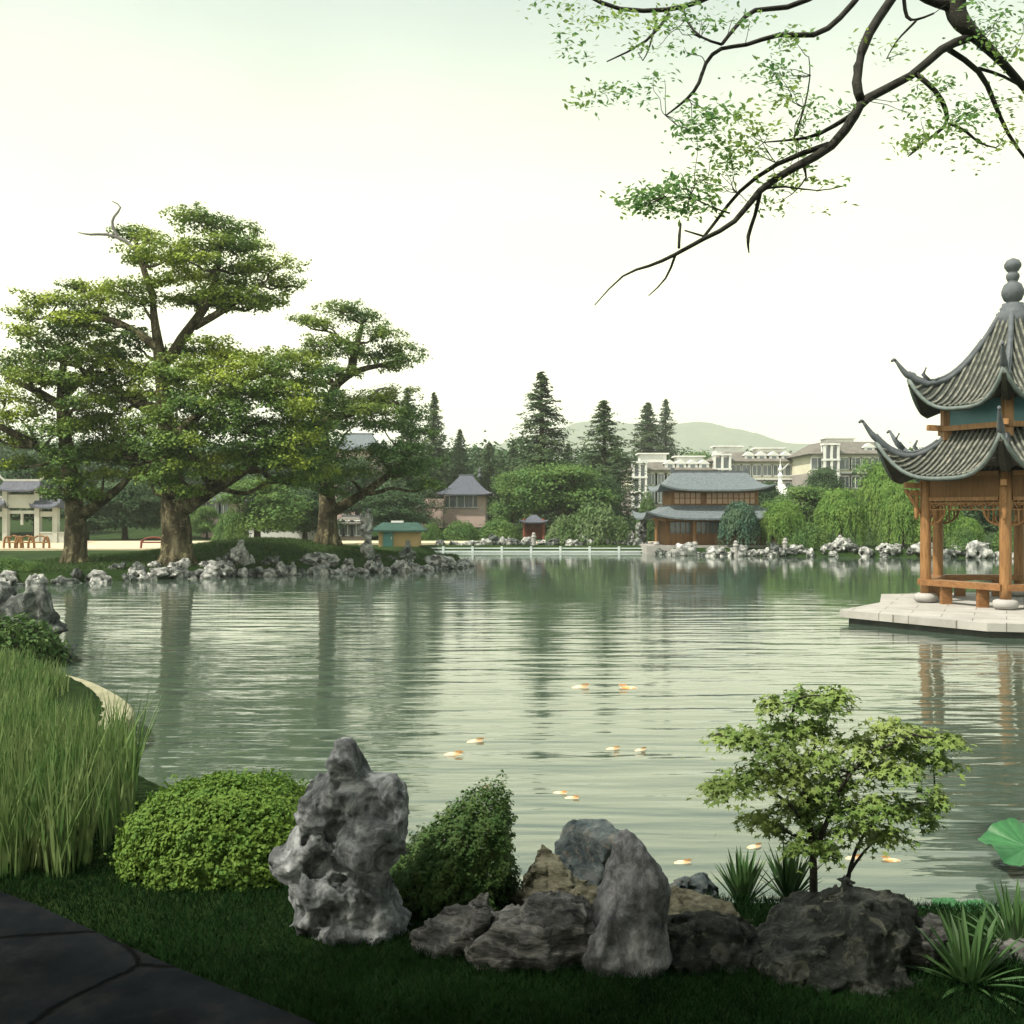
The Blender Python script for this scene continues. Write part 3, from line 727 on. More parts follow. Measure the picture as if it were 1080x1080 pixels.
pads_r = [(346, 420, 22, 12, -2.2), (346, 466, 24, 12, -2.4), (372, 436, 22, 10, -2.4), (400, 434, 24, 10, -1.8), (338, 492, 22, 12, -2.6), (410, 486, 24, 10, -1.6), (354, 392, 22, 10, -1.6), (360, 327, 26, 9, 0), (384, 336, 24, 9, .8), (342, 343, 20, 8, -.4), (398, 352, 28, 10, -.8), (322, 340, 16, 8, .4), (420, 368, 24, 12, .4), (432, 378, 14, 9, -.4), (392, 376, 26, 8, 1.2), (350, 362, 26, 10, -1), (330, 372, 26, 13, .6), (366, 372, 20, 9, -1.2), (340, 396, 26, 14, .8), (412, 386, 18, 7, 0),
          (354, 432, 30, 14, -1.4), (384, 424, 28, 12, -.4), (414, 420, 28, 13, .8), (436, 436, 22, 16, 1.4), (340, 452, 24, 16, .6), (372, 448, 20, 10, -2), (404, 448, 28, 12, -1), (440, 458, 20, 12, .8), (424, 474, 28, 12, -.8), (398, 476, 22, 10, .6), (446, 490, 20, 13, 0), (420, 500, 26, 11, -1), (448, 512, 16, 10, -.4), (352, 482, 26, 14, -1.4), (370, 500, 22, 11, -.6), (336, 506, 24, 10, -1.8), (324, 484, 20, 14, .2), (350, 520, 16, 7, -1.4)]
d3 = 56.0
b3 = P(345, 566, d3); b3[2] = Hp(b3[0], b3[1]) - .05
ancient_tree("ancient_tree", "ancient tree on the island behind the upright stone, bent trunk and tiered top", b3, d3,
             [(345, 580, 0), (345, 550, 0), (346, 525, 0), (342, 480, .5), (340, 440, .6), (352, 405, .2), (372, 392, 0)], [.7, .5, .44, .34, .28, .24, .16],
             [[(350, 540, 0, 6.5), (385, 520, -.2, 4.6), (412, 500, 0, 3.4), (432, 480, .2, 2)], [(352, 408, 0, 4.5), (374, 390, 0, 3.6), (400, 386, 0, 2.6), (420, 380, .2, 1.6)], [(370, 392, 0, 5), (376, 365, .2, 3.5), (382, 342, 0, 2)],
              [(342, 445, 0, 5), (380, 432, -.4, 4), (420, 425, .2, 2.5)]],
             pads_r, L_BIGD, twigs=[[(382, 422, 1.6), (394, 417, 1.8), (399, 410, 1.3), (408, 409, .5)]])

# ------------------------------------------------------------------ background trees
con_a = make_conifer("conifer_tree", 18, 3.1, 420)
con_b = make_conifer("conifer_tree", 18, 3.5, 360)
brd_a = make_broad("broadleaf_tree", 9, 4.6, 16, L_BROAD)
brd_b = make_broad("broadleaf_tree", 9, 4.6, 20, L_BROAD2)
brd_c = make_broad("flat_topped_tree", 9, 5.0, 18, L_BROAD, base=.42, flat=.26)
wil_a = make_willow("willow_tree", 5.6, 2.6)
wil_b = make_willow("willow_tree", 5.6, 2.4, ns=180)
wil_c = make_willow("willow_tree", 4.6, 1.6, L_WILB, 120)
shr_a = make_shrub("shrub", 1.5, 1.3, L_SHR)
shr_b = make_shrub("shrub", 1.5, 1.3, L_BROAD, n=4200)

protos_used = set()
def plant_at(proto, label, px, top, hw, d, rad, hgt, group, rz=None):
    x = (px - 540) / 1080 * d; z0 = Hp(x, d)
    h = CAM_H + (540 - top) / 1080 * d - z0
    s = hw / 1080 * d / rad
    rz = rng.uniform(0, 6.28) if rz is None else rz
    if proto.name not in protos_used:
        protos_used.add(proto.name)
        proto.location = (x, d, z0); proto.rotation_euler = (0, 0, rz); proto.scale = (s, s, h / hgt); proto["label"] = label; proto["group"] = group
        return proto
    return copy_tree(proto, label, (x, d, z0), rz, (s, s, h / hgt), group)

for pr, lab, px, top, hw, d in [
    (con_a, "tallest conifer, a slender spire rising alone before the misty hill", 571, 391, 33, 112),
    (con_b, "tall thin-topped conifer standing just left of the apartment stair tower", 637, 421, 33, 110),
    (con_a, "wide grey-green conifer behind the first apartment block, left of its thin twin", 683, 424, 27, 195),
    (con_b, "thin conifer leaning against the wide conifer behind the first apartment block", 702, 420, 17, 198),
    (con_a, "narrow tall conifer beside the last tiered ancient tree", 458, 413, 18, 135),
    (con_b, "small pointed conifer above the slate roof of the pink villa", 485, 452, 15, 138),
    (con_b, "dark bushy conifer peeping over the tiered ancient tree's right side", 430, 408, 24, 112),
    (con_a, "short hazy conifer left of the tallest spire, nearest to it", 541, 463, 13, 145),
    (con_b, "short blunt hazy conifer midway between the villa and the tallest spire", 516, 466, 17, 140),
    (con_b, "short hazy conifer between the two tall spires", 599, 467, 16, 145)]:
    plant_at(pr, lab, px, top, hw, d, 2.15, 18, "conifers below the hill")

for pr, lab, px, top, hw, d in [
    (brd_c, "broad flat-topped green tree under the tallest conifer", 592, 484, 52, 100),
    (brd_a, "rounded green tree just right of the pink villa", 541, 490, 29, 104),
    (brd_b, "dark green tree at the foot of the thin-topped conifer", 632, 498, 30, 104),
    (brd_b, "dark tree behind the flat-topped tree and the tallest conifer", 572, 480, 46, 124),
    (brd_b, "hazy tree below the tall hall's blue-grey roof, seen through the tiered tree", 376, 478, 36, 112),
    (brd_b, "dark tree between the pink villa and the tiered ancient tree", 450, 474, 30, 136),
    (brd_a, "hazy grey-green tree seen between the giant trunk and the tiered tree", 272, 498, 52, 84),
    (brd_b, "hazy dark tree directly left of the tiered tree's trunk", 322, 512, 40, 88),
    (brd_b, "hazy tree between the yellow-green tree's trunk and the giant trunk", 132, 505, 48, 92),
    (brd_b, "tall hazy tree behind the white gateway", 40, 484, 60, 104),
    (brd_a, "low hazy tree half covering the beige house beside the giant trunk", 218, 530, 17, 92),
    (brd_b, "hazy tree directly right of the white gateway", 92, 520, 26, 90),
    (brd_a, "hazy tree behind the giant trunk's left side", 176, 512, 34, 96),
    (brd_b, "dark tree over the green-roofed kiosk", 410, 510, 44, 98),
    (brd_b, "tree between the beige house and the blue-grey hall roof", 300, 480, 50, 120),
    (brd_a, "pale tree on the slope between two apartment blocks", 735, 470, 26, 190),
    (brd_a, "round green tree behind the willows, right of the two-storey hall", 850, 506, 40, 86),
    (brd_b, "dark blue-green tree before the gap between second and third apartment blocks", 868, 490, 24, 120),
    (brd_b, "dark tree touching the two-storey hall roof's right end", 808, 505, 22, 92),
    (brd_b, "dark tree seen between the garden pavilion's posts", 1030, 500, 46, 76),
    (brd_a, "tree behind the garden pavilion's right edge", 1085, 500, 44, 82),
    (brd_b, "dark tree behind the garden pavilion's left post", 985, 508, 40, 84)]:
    plant_at(pr, lab, px, top, hw, d, 4.6, 9, "broadleaf trees around the pond")

for pr, lab, px, top, hw, d in [
    (wil_c, "small bluish willow standing in front of the two-storey hall", 780, 528, 20, 71.3),
    (wil_a, "willow next to the two-storey hall's right corner post", 826, 528, 24, 72),
    (wil_b, "dark willow with long trailing strands, left of the tall bright willow", 886, 514, 30, 73),
    (wil_a, "tallest bright green willow below the third apartment block", 936, 484, 34, 76),
    (wil_b, "yellow-green willow trailing in front of the tallest willow's right side", 952, 508, 26, 71.5),
    (wil_a, "willow partly hidden by the garden pavilion's left roof corner", 990, 520, 26, 70),
    (wil_b, "small willow seen low between the pavilion posts", 1020, 545, 18, 68.5)]:
    plant_at(pr, lab, px, top, hw, d, 2.6 if pr is not wil_c else 1.6, 5.6 if pr is not wil_c else 4.6, "willows on the far bank")

for pr, lab, px, top, hw, d in [
    (shr_a, "large round pale shrub mounded over dark rocks left of the hall", 628, 531, 34, 79.5),
    (shr_a, "lower lobe of pale shrub spreading left of the large round shrub", 596, 545, 22, 79),
    (shr_a, "pale shrub on the rocks between the round shrub and the hall", 652, 546, 18, 78.8),
    (shr_b, "bright shrub under the pink villa's wall", 486, 550, 22, 94),
    (shr_b, "dull shrub right of the green-roofed kiosk", 455, 552, 14, 92),
    (shr_b, "dark shrub below the rounded tree beside the villa", 526, 548, 24, 94),
    (shr_b, "bright green shrub at the willows' feet on the far bank", 852, 552, 22, 70.6),
    (shr_b, "bright green shrub behind the giant trunk's right side near the beige house", 244, 538, 20, 82),
    (shr_a, "pale bush beside the apartment tower and the hall's upper roof", 683, 522, 14, 88),
    (shr_b, "rounded shrub visible between the pavilion's two front posts", 1015, 556, 16, 67.5),
    (shr_b, "shrub low at the far bank behind the pavilion's front post", 1068, 552, 22, 68.5),
    (shr_b, "low dark shrub on the left shore ahead of the gateway", 8, 588, 26, 43.5),
    (shr_b, "second low shrub on the left shore, beside the shore rocks", 34, 592, 16, 43.5)]:
    plant_at(pr, lab, px, top, hw, d, 1.5, 1.3, "shrubs around the pond")

# far woodland closing the view behind everything
mb = MB()
for k in range(120):
    px = rng.uniform(-150, 1250); d = rng.uniform(150, 215)
    if 640 < px < 940: d = rng.uniform(205, 240)
    c = P(px, rng.uniform(496, 512) if px > 380 else rng.uniform(486, 505), d); r = rng.uniform(5, 8)
    pad_leaves(mb, [(c, r, r, r * .7), (c - np.array((0, 0, r * .9)), r * 1.1, r * 1.1, r * .8)], .8, .55, 1.1, 26)
stuff(mb.build("distant_wood", L_BROAD2))

# ------------------------------------------------------------------ buildings
def chinese_roof(hw, hd, ze, zr, rhw, rhd=0.0, lift=.5, power=1.6, nu=16, nv=8):
    """four concave slopes from an eave rectangle to a ridge, corners swept up"""
    mb = MB()
    E = [((-hw, -hd), (hw, -hd), (-rhw, -rhd), (rhw, -rhd)), ((hw, -hd), (hw, hd), (rhw, -rhd), (rhw, rhd)),
         ((hw, hd), (-hw, hd), (rhw, rhd), (-rhw, rhd)), ((-hw, hd), (-hw, -hd), (-rhw, rhd), (-rhw, -rhd))]
    u = np.linspace(0, 1, nu); v = np.linspace(0, 1, nv)
    for e0, e1, r0, r1 in E:
        e0, e1, r0, r1 = map(np.array, (e0, e1, r0, r1))
        e = e0 + (e1 - e0) * u[:, None]; r = r0 + (r1 - r0) * u[:, None]
        xy = r[None] + (e - r)[None] * v[:, None, None]
        z = ze + (zr - ze) * (1 - v[:, None]) ** power + lift * (np.abs(2 * u - 1) ** 4)[None] * v[:, None] ** 3
        mb.grid(np.concatenate((xy, z[..., None]), -1))
        lowz = z[-1] - .12
        mb.grid(np.stack((np.c_[xy[-1], z[-1]], np.c_[xy[-1], lowz])))
        mb.grid(np.stack((np.c_[xy[-1], lowz], np.c_[xy[-1] * .7, lowz * 0 + ze - .05])))
    return mb

# two-storey waterside hall
hd_ = 76.5; hxc = (748 - 540) / 1080 * hd_ ; hz = .5
hall = thing("waterside_hall", "two-storey timber hall with blue-grey swept roofs on the far bank", "hall", (hxc, hd_, hz))
MB().prism([(-5.2, -4.1), (5.4, -4.1), (5.4, 3.6), (-5.2, 3.6)], -.6, .12).build("terrace", ST_WHITE, hall)
MB().prism([(-3.6, -2.6), (3.6, -2.6), (3.6, 2.6), (-3.6, 2.6)], .12, 2.1).build("wall", WOOD_HALL, hall)
MB().prism([(-3.2, -2.0), (3.2, -2.0), (3.2, 2.0), (-3.2, 2.0)], 2.1, 4.25).build("wall", WOOD_HALL, hall)
lr = chinese_roof(5.25, 4.2, 2.05, 3.0, 3.25, 2.1, .55, 1.4).build("lower_roof", TILE_HALL, hall, True)
ur = chinese_roof(4.15, 3.3, 4.1, 5.45, 2.75, .12, .45, 1.5).build("upper_roof", TILE_HALL, hall, True)
MB().box((0, 0, 5.47), (5.6, .3, .22)).box((-2.75, 0, 5.6), (.25, .34, .35)).box((2.75, 0, 5.6), (.25, .34, .35)).build("ridge", RIDGE, ur)
for x in (-4.45, -1.72, 1.4, 3.95):
    c = MB().lathe([(.12, .12), (.12, 2.1)], (x, -3.6, 0), 10).build("column", WOOD_HALL, hall)
    MB().lathe([(.2, .12), (.24, .22), (.17, .38), (.12, .4)], (x, -3.6, 0), 10).build("column_base", ST_WHITE, c)
MB().box((0, -3.6, 1.98), (9.4, .16, .22)).build("beam", WOOD_HALL, hall)
for x0, x1 in ((-3.35, -1.85), (-1.45, 1.35), (1.75, 3.35)):
    w = MB().box(((x0 + x1) / 2, -2.64, 1.35), (x1 - x0, .06, .85)).build("window", GLASS, hall)
    f = MB(); n = max(3, int((x1 - x0) / .35))
    for k in range(n + 1): f.box((x0 + (x1 - x0) * k / n, -2.69, 1.35), (.05, .05, .85))
    f.box(((x0 + x1) / 2, -2.695, 1.0), (x1 - x0, .04, .05)); f.build("window_frame", WOOD_DK, w)
for x0, x1 in ((-2.95, -1.0), (-.62, 2.95)):
    w = MB().box(((x0 + x1) / 2, -2.04, 3.5), (x1 - x0, .06, .85)).build("window", PAPER, hall)
    f = MB(); n = max(3, int((x1 - x0) / .36))
    for k in range(n + 1): f.box((x0 + (x1 - x0) * k / n, -2.09, 3.5), (.07, .05, .87))
    for z in (3.08, 3.5, 3.92): f.box(((x0 + x1) / 2, -2.10, z), (x1 - x0, .05, .05))
    f.build("window_frame", WOOD_HALL, w)

# apartment blocks on the slope
def apartment(label, px0, px1, d, wall_top, ridge, tower, units, dormers, wcols, depth=14, rz=0.0):
    s = d / 1080; cx = ((px0 + px1) / 2 - 540) * s; hw = (px1 - px0) / 2 * s
    z0 = Hp(cx, d) - .3
    Z = lambda py: CAM_H + (540 - py) * s - z0
    X = lambda px: (px - (px0 + px1) / 2) * s
    o = thing("apartment_block", label, "apartment building", (cx, d, z0), rz, "apartment blocks behind the far bank")
    zt = Z(wall_top)
    MB().prism([(-hw, 0), (hw, 0), (hw, depth), (-hw, depth)], zt - 2.9, zt).build("upper_wall", CREAM, o)
    MB().prism([(-hw, .02), (hw, .02), (hw, depth), (-hw, depth)], 0, zt - 2.9).build("lower_wall", GREYW, o)
    MB().box((0, -.15, zt - 2.9), (2 * hw + .2, .5, .22)).build("string_course", WHITE, o)
    chinese_roof(hw + .9, depth / 2 + .9, 0, Z(ridge) - zt, hw - 2.5, depth / 2 - 3, .0, 1.15).build("roof", TILE_BROWN, o, loc=(0, depth / 2, zt + .08))
    for px in dormers:
        m = MB().prism([(-.8, 0), (.8, 0), (.8, 3), (-.8, 3)], 0, .95)
        m.add([(-1.05, -.1, .9), (1.05, -.1, .9), (0, -.1, 1.6), (-1.05, 3, .9), (1.05, 3, .9), (0, 3, 1.6)], [np.array([(0, 1, 2), (5, 4, 3)]), np.array([(0, 2, 5, 3), (2, 1, 4, 5), (1, 0, 3, 4)])])
        dm = m.build("dormer", WHITE, o, loc=(X(px), .4, zt + .15))
        MB().box((0, -.03, .5), (.7, .08, .6)).build("window", GLASS, dm)
    for x, (t0, t1, ty) in enumerate(tower):
        h = Z(ty)
        xa, xb = X(t0), X(t1)
        m = MB()
        for xx in (xa, (xa + xb) / 2, xb): m.box((xx, -1.4, h / 2), (.34, .34, h)); m.box((xx, -.2, h / 2), (.34, .34, h))
        for k in range(int(h / 2.4) + 1): m.box(((xa + xb) / 2, -.8, h - .15 - k * 2.4), (xb - xa + .5, 1.7, .3))
        t = m.build("stair_tower", WHITE, o)
        MB().box(((xa + xb) / 2, -.7, h / 2 - .3), (xb - xa - .05, 1.0, h - .6)).build("glazing", GLASS, t)
    for px, py in units:
        MB().box((X(px), depth / 2, Z(py) - .5), (4.4, 3, 1.6)).box((X(px), depth / 2, Z(py) + .4), (5.2, 3.6, .22)).box((X(px), depth / 2, (Z(py) + zt) / 2 - 1), (3.8, 2.6, Z(py) - zt)).build("roof_cabin", WHITE, o)
    for r in range(3):
        for px in wcols:
            z = zt - 1.45 - r * 2.9
            m = MB().box((0, .0, 0), (1.9, .10, 1.75), mi=0)
            m.box((0, -.06, 0), (.10, .10, 1.75), mi=1).box((0, -.06, .92), (2.1, .16, .14), mi=1).box((0, -.06, -.92), (2.1, .2, .14), mi=1).box((-1, -.06, 0), (.12, .14, 1.75), mi=1).box((1, -.06, 0), (.12, .14, 1.75), mi=1)
            m.build("window", [GLASS, WHITE], o, loc=(X(px), -.05, z))
    return o
DA = 165
apartment("cream apartment block nearest the conifers, white open stair tower at its left end", 665, 750, DA, 496, 487, [(667, 680, 487)], [(694, 479), (734, 482)], [707, 719, 731, 743], [687, 697, 707, 718, 729, 740])
apartment("cream apartment block in the middle, three white dormers over the hall's ridge", 753, 852, DA + 6, 487, 476, [(752, 768, 479)], [(776, 471), (821, 473)], [791, 804, 817, 830], [776, 787, 798, 809, 820, 834, 845])
apartment("cream apartment block seen beside the pavilion's roof corner", 857, 945, DA - 6, 479, 465, [(867, 881, 468)], [(898, 462)], [918, 932], [862, 891, 902, 914, 926, 938])

# pink villa, beige house, slate hall and other small buildings
def house(name, label, px0, px1, d, eave, ridge, mat, roof, depth=7, winpx=(), wz=None, rhw=.35, lift=.3, wmat=GLASS, cat="house", over=.8):
    s = d / 1080; cx = ((px0 + px1) / 2 - 540) * s; hw = (px1 - px0) / 2 * s; z0 = Hp(cx, d) - .2
    o = thing(name, label, cat, (cx, d + depth / 2, z0))
    ze = CAM_H + (540 - eave) * s - z0; zr = CAM_H + (540 - ridge) * s - z0
    MB().prism([(-hw, -depth / 2), (hw, -depth / 2), (hw, depth / 2), (-hw, depth / 2)], 0, ze).build("wall", mat, o)
    rf = chinese_roof(hw + over, depth / 2 + over, ze - .05, zr, hw * rhw, .1, lift, 1.35).build("roof", roof, o, True)
    MB().box((0, 0, zr), (2 * hw * rhw + .4, .35, .3)).build("ridge", RIDGE, rf)
    for px in winpx:
        x = (px - (px0 + px1) / 2) * s; zz = CAM_H + (540 - wz) * s - z0
        m = MB().box((x, -depth / 2 - .03, zz), (.9, .1, 1.3), mi=0).box((x, -depth / 2 - .09, zz), (.08, .1, 1.3), mi=1).box((x, -depth / 2 - .08, zz - .68), (1.1, .2, .1), mi=1).box((x, -depth / 2 - .08, zz + .68), (1.1, .2, .1), mi=1)
        m.build("window", [wmat, WHITE], o)
    return o
villa = house("villa", "pink villa with steep slate roof and balcony beyond the shrubs", 468, 512, 118, 521, 500, PINK, TILE_SLATE, 9, (474, 482, 490, 499), 529, .3, .2)
MB().box((-4.0, -5.2, 3.0), (3.4, 2.0, .9)).box((-4.0, -5.2, 1.3), (3.2, 1.8, 2.6)).build("balcony", PINK, villa)
MB().lathe([(.12, 0), (.28, .3), (.1, .7), (.2, .9), (.02, 1.5)], (1.6, 0, 5.9), 8).build("finial", RIDGE, villa)
house("house", "beige house with dark hipped roof right of the giant trunk", 212, 240, 98, 527, 515, PINK, TILE_SLATE, 7, (218, 228, 236), 536, .3, .4)
house("hall_building", "tall hall whose blue-grey roof shows through the tiered ancient tree", 350, 396, 135, 474, 455, PINK, TILE_HALL, 10, (), 0, .6, .5, cat="hall")
house("low_house", "low pink house behind the tiered tree's trunk and upright stone", 352, 382, 93, 551, 545, PINK, TILE_BROWN, 5, (358, 367, 376), 557, .6, .1)
hut = thing("small_pavilion", "small dark pavilion with grey roof and red posts under the flat-topped tree", "pavilion", (*P(563, 560, 94)[:2], Hp(2, 94)))
for x, y in ((-1.1, -1), (1.1, -1), (1.1, 1), (-1.1, 1)): MB().lathe([(.12, 0), (.12, 2.5)], (x * .8, y * .8, -.6), 8).build("post", WOOD_RED, hut)
chinese_roof(1.3, 1.25, 1.6, 2.25, .25, .05, .2).build("roof", TILE_SLATE, hut, True)
MB().box((0, .7, .75), (1.7, .1, 1.5)).build("back_panel", WOOD_RED, hut)

kd = 74.5; kx = (420 - 540) / 1080 * kd
kiosk = thing("kiosk", "yellow kiosk with green tiled roof and teal door by the pond", "kiosk", (kx, kd + 1.3, Hp(kx, kd)))
MB().prism([(-1.45, -1.2), (1.45, -1.2), (1.45, 1.2), (-1.45, 1.2)], -.1, 1.22).build("wall", YELL, kiosk)
chinese_roof(1.95, 1.7, 1.2, 1.75, 1.3, .1, 0, 1.0).build("roof", TILE_GREEN, kiosk)
dr = MB().box((-.75, -1.23, .62), (.72, .08, 1.25)).build("door", TEAL, kiosk); MB().box((-.5, -1.29, .62), (.05, .05, .2)).build("handle", WHITE, dr)
MB().box((-.2, 0, 1.8), (.9, .5, .14)).build("roof_vent", WHITE, kiosk)

gw = thing("gateway", "white ceremonial gateway with dark tiled roofs, behind the left tree", "gateway", (*P(22, 560, 80)[:2], Hp(-38, 80)))
for x, h in ((-3.4, 3.0), (-1.15, 4.3), (1.35, 4.3), (2.75, 3.0)): MB().box((x, 0, h / 2), (.38, .5, h)).build("post", GATE, gw)
MB().box((.1, 0, 3.35), (2.5, .3, 1.05)).build("name_board", GATE, gw)
for x, w in ((-2.3, 2.3), (2.05, 1.4)): MB().box((x, 0, 2.35), (w - .35, .3, .4)).build("lintel", GATE, gw)
MB().box((.1, 0, 2.5), (2.2, .25, .25)).build("lintel", GATE, gw)
for x, w, z in ((.1, 1.75, 4.2), (-2.4, 1.5, 2.9), (2.2, 1.15, 2.9)):
    rf = chinese_roof(w, .9, z, z + .75, w * .8, .06, .35).build("roof", TILE_SLATE, gw, True, loc=(x, 0, 0))
    m = MB().box((0, 0, z + .8), (w * 1.6, .2, .16))
    for q in (-1, 1): m.tube([(q * w * .8, 0, z + .8), (q * w * .95, 0, z + 1.0), (q * w * 1.0, 0, z + 1.25)], [.1, .08, .03], 6)
    m.build("ridge", GATE, rf)
MB().box((.1, 0, 2.0), (.16, .2, 1.0)).build("brace", GATE, gw)
tag(MB().box((0, 0, .45), (2.6, .35, .9)).box((0, 0, .93), (2.75, .45, .1)).build("low_wall", GATE, loc=(P(58, 560, 80)[0], 80, Hp(-36, 80))), "low white wall joining the gateway's right post", "wall")
tag(MB().box((0, 0, .6), (9.0, .3, 1.3)).box((0, 0, 1.3), (9.2, .6, .14), mi=1).build("garden_wall", [WHITE, TILE_SLATE], loc=(P(285, 560, 90)[0], 90, Hp(-21, 90))), "long white garden wall with tile coping behind the island lawn", "wall")

spire = thing("white_pavilion", "white ornate pavilion roof and spire showing above the willows", "pavilion", (*P(823, 520, 112)[:2], Hp(29, 112)))
m = MB()
for x, y in ((-1.2, -1.2), (1.2, -1.2), (1.2, 1.2), (-1.2, 1.2)): m.lathe([(.14, 0), (.14, 3.9)], (x, y, 0), 8)
m.build("frame", WHITE, spire)
chinese_roof(2.0, 2.0, 3.8, 5.2, .12, .12, .7, 2.2).build("roof", WHITE, spire, True)
MB().lathe([(.3, 5.1), (.16, 5.6), (.32, 5.9), (.12, 6.3), (.24, 6.6), (.05, 7.2), (.02, 7.9)], n=10).tube([(0, 0, 6.5), (.5, 0, 6.8), (.9, 0, 7.3)], [.07, .06, .03], 6).build("spire", WHITE, spire)

# low white railing along the landing
rail = thing("railing", "low bluish-white railing along the far landing at the water", "railing", (1.6, 75.3, 0))
m = MB(); m.beam((-9, 0, .34), (8.6, -.2, .34), .08, .08); m.build("rail", RAILW, rail)
m = MB(); m.beam((-9, 0, .09), (8.6, -.2, .09), .22, .13); m.build("rail", RAILW, rail)
for x in np.linspace(-8.8, 8.4, 9): MB().box((x, -.1 - .2 * (x + 9) / 17.6 + .05, .12), (.16, .16, .72)).build("post", RAILW, rail)

for px, lab in ((828, "white stone bollard on the bank left of the bright green shrub"), (886, "white stone bollard under the dark long-stranded willow"), (563, "white stone marker on the far landing before the small dark pavilion"), (776, "small white bollard on the hall's rocky edge")):
    p = P(px, 570, 69.5 if px > 700 else 77.6)
    t = MB().lathe([(.16, -.2), (.16, .55), (.2, .6), (.2, .68), (.13, .74), (.15, .86), (.09, .95), (.02, .97)], n=10).build("bollard", ST_WHITE, loc=(p[0], p[1], max(.1, Hp(p[0], p[1]))))
    tag(t, lab, "bollard", "white bollards on the far bank")

# wooden benches with arched ends
for px, w, lab, dark in ((13, .75, "brown arched wooden bench, first from the frame's left edge", 0), (27, .75, "brown arched wooden bench in the middle of three", 0), (41, 1.0, "longer orange-brown bench with looped ends near the left tree", 0), (161, 1.5, "low dark reddish bench beside the giant trunk", 1)):
    p = P(px, 575, 68)
    o = thing("bench", lab, "bench", (p[0], 68, .6), 0, "wooden benches on the sand")
    mt = WOOD_RED if dark else WOOD
    MB().box((0, 0, .38), (w, .45, .08)).build("seat", mt, o)
    for x in (-w / 2, w / 2):
        a = np.linspace(0, math.pi, 9)
        MB().tube(np.stack((x + .2 * np.cos(a), 0 * a, 0 * a + .78 * np.sin(a)), 1) if not dark else [(x, -.1, 0), (x, 0, .3), (x, .1, .55)], .075, 6, 0).build("armrest", mt, o)
    a = np.linspace(0, math.pi, 9)
    MB().tube(np.stack((w / 2 * np.cos(a), .18 + 0 * a, .42 + (.3 if dark else .4) * np.sin(a)), 1), .065, 6, 0).build("backrest", mt, o)

# ------------------------------------------------------------------ rocks
def surface_nets(f, lo, hi, n):
    lo, hi = np.asarray(lo, float), np.asarray(hi, float)
    h = (hi - lo).max() / n
    dims = np.ceil((hi - lo) / h).astype(int) + 1
    ax = [lo[k] + np.arange(dims[k]) * h for k in range(3)]
    G = np.stack(np.meshgrid(*ax, indexing='ij'), -1)
    v = f(G.reshape(-1, 3)).reshape(dims)
    v[0], v[-1], v[:, 0], v[:, -1], v[:, :, 0], v[:, :, -1] = (1e-3,) * 6
    ins = v < 0
    cd = dims - 1
    acc = np.zeros((*cd, 3)); cnt = np.zeros(cd)
    corner = lambda a: tuple(slice(a[k], a[k] + cd[k]) for k in range(3))
    for d in range(3):
        o1, o2 = [k for k in range(3) if k != d]
        for i in (0, 1):
            for j in (0, 1):
                a = [0, 0, 0]; a[o1] = i; a[o2] = j
                b_ = list(a); b_[d] = 1
                va, vb = v[corner(a)], v[corner(b_)]
                x = (va < 0) != (vb < 0)
                t = np.where(x, va / np.where(x, va - vb, 1), 0)
                p = np.zeros((*cd, 3)); p[..., o1] = i; p[..., o2] = j; p[..., d] = t
                acc += np.where(x[..., None], p, 0); cnt += x
    act = cnt > 0
    idx = -np.ones(cd, int); idx[act] = np.arange(act.sum())
    cell = np.stack(np.meshgrid(*[np.arange(c) for c in cd], indexing='ij'), -1)
    V = lo + (cell[act] + acc[act] / cnt[act][:, None]) * h
    F = []
    for d in range(3):
        o1, o2 = (d + 1) % 3, (d + 2) % 3
        sl0 = [slice(None)] * 3; sl1 = [slice(None)] * 3
        sl0[d] = slice(0, cd[d]); sl1[d] = slice(1, cd[d] + 1)
        for k in (o1, o2): sl0[k] = slice(1, cd[k]); sl1[k] = slice(1, cd[k])
        a, b_ = ins[tuple(sl0)], ins[tuple(sl1)]
        for sign in (0, 1):
            m = (a & ~b_) if sign == 0 else (~a & b_)
            q = np.argwhere(m)
            if not len(q): continue
            q[:, o1] += 1; q[:, o2] += 1
            def ix(e1, e2):
                z = q.copy(); z[:, o1] -= e1; z[:, o2] -= e2
                return idx[z[:, 0], z[:, 1], z[:, 2]]
            quad = np.stack((ix(1, 1), ix(0, 1), ix(0, 0), ix(1, 0)), 1)
            if sign: quad = quad[:, ::-1]
            F.append(quad)
    return V, np.concatenate(F)

def ell(p, c, r):
    q = (p - np.asarray(c)) / np.asarray(r)
    return (np.linalg.norm(q, axis=1) - 1) * min(r)

def smin(a, b, k):
    h = np.clip(.5 + .5 * (b - a) / k, 0, 1)
    return b + (a - b) * h - k * h * (1 - h)

def rock_mesh(blobs, carve, lo, hi, n, k=.06, amp=.05, freq=4.0, ridge=.03, seed=0, planes=(), pit=0.0, pitf=6.0):
    def f(p):
        w = p + .06 * np.stack([fbm(p * 2.5, 2, seed + 40 + i) for i in range(3)], 1)
        s = None
        for c, r in blobs:
            e = ell(w, c, r); s = e if s is None else smin(s, e, k)
        for nrm, off in planes:
            nn = np.asarray(nrm, float); nn = nn / np.linalg.norm(nn)
            s = -smin(-s, -(w @ nn - off), .015)
        for c, r in carve: s = -smin(-s, ell(w, c, r), k * .5)
        s = s + amp * fbm(p * freq, 4, seed) - ridge * fbm(p * freq * .8 + 3, 4, seed + 9, True)
        s = s - ridge * .35 * fbm(p * freq * 2.6 + 7, 3, seed + 23, True)
        if pit:
            nn = noise3(p * pitf, seed + 70)
            s = s + pit * np.clip(nn - .12, 0, 1)
        return s
    return surface_nets(f, lo, hi, n)

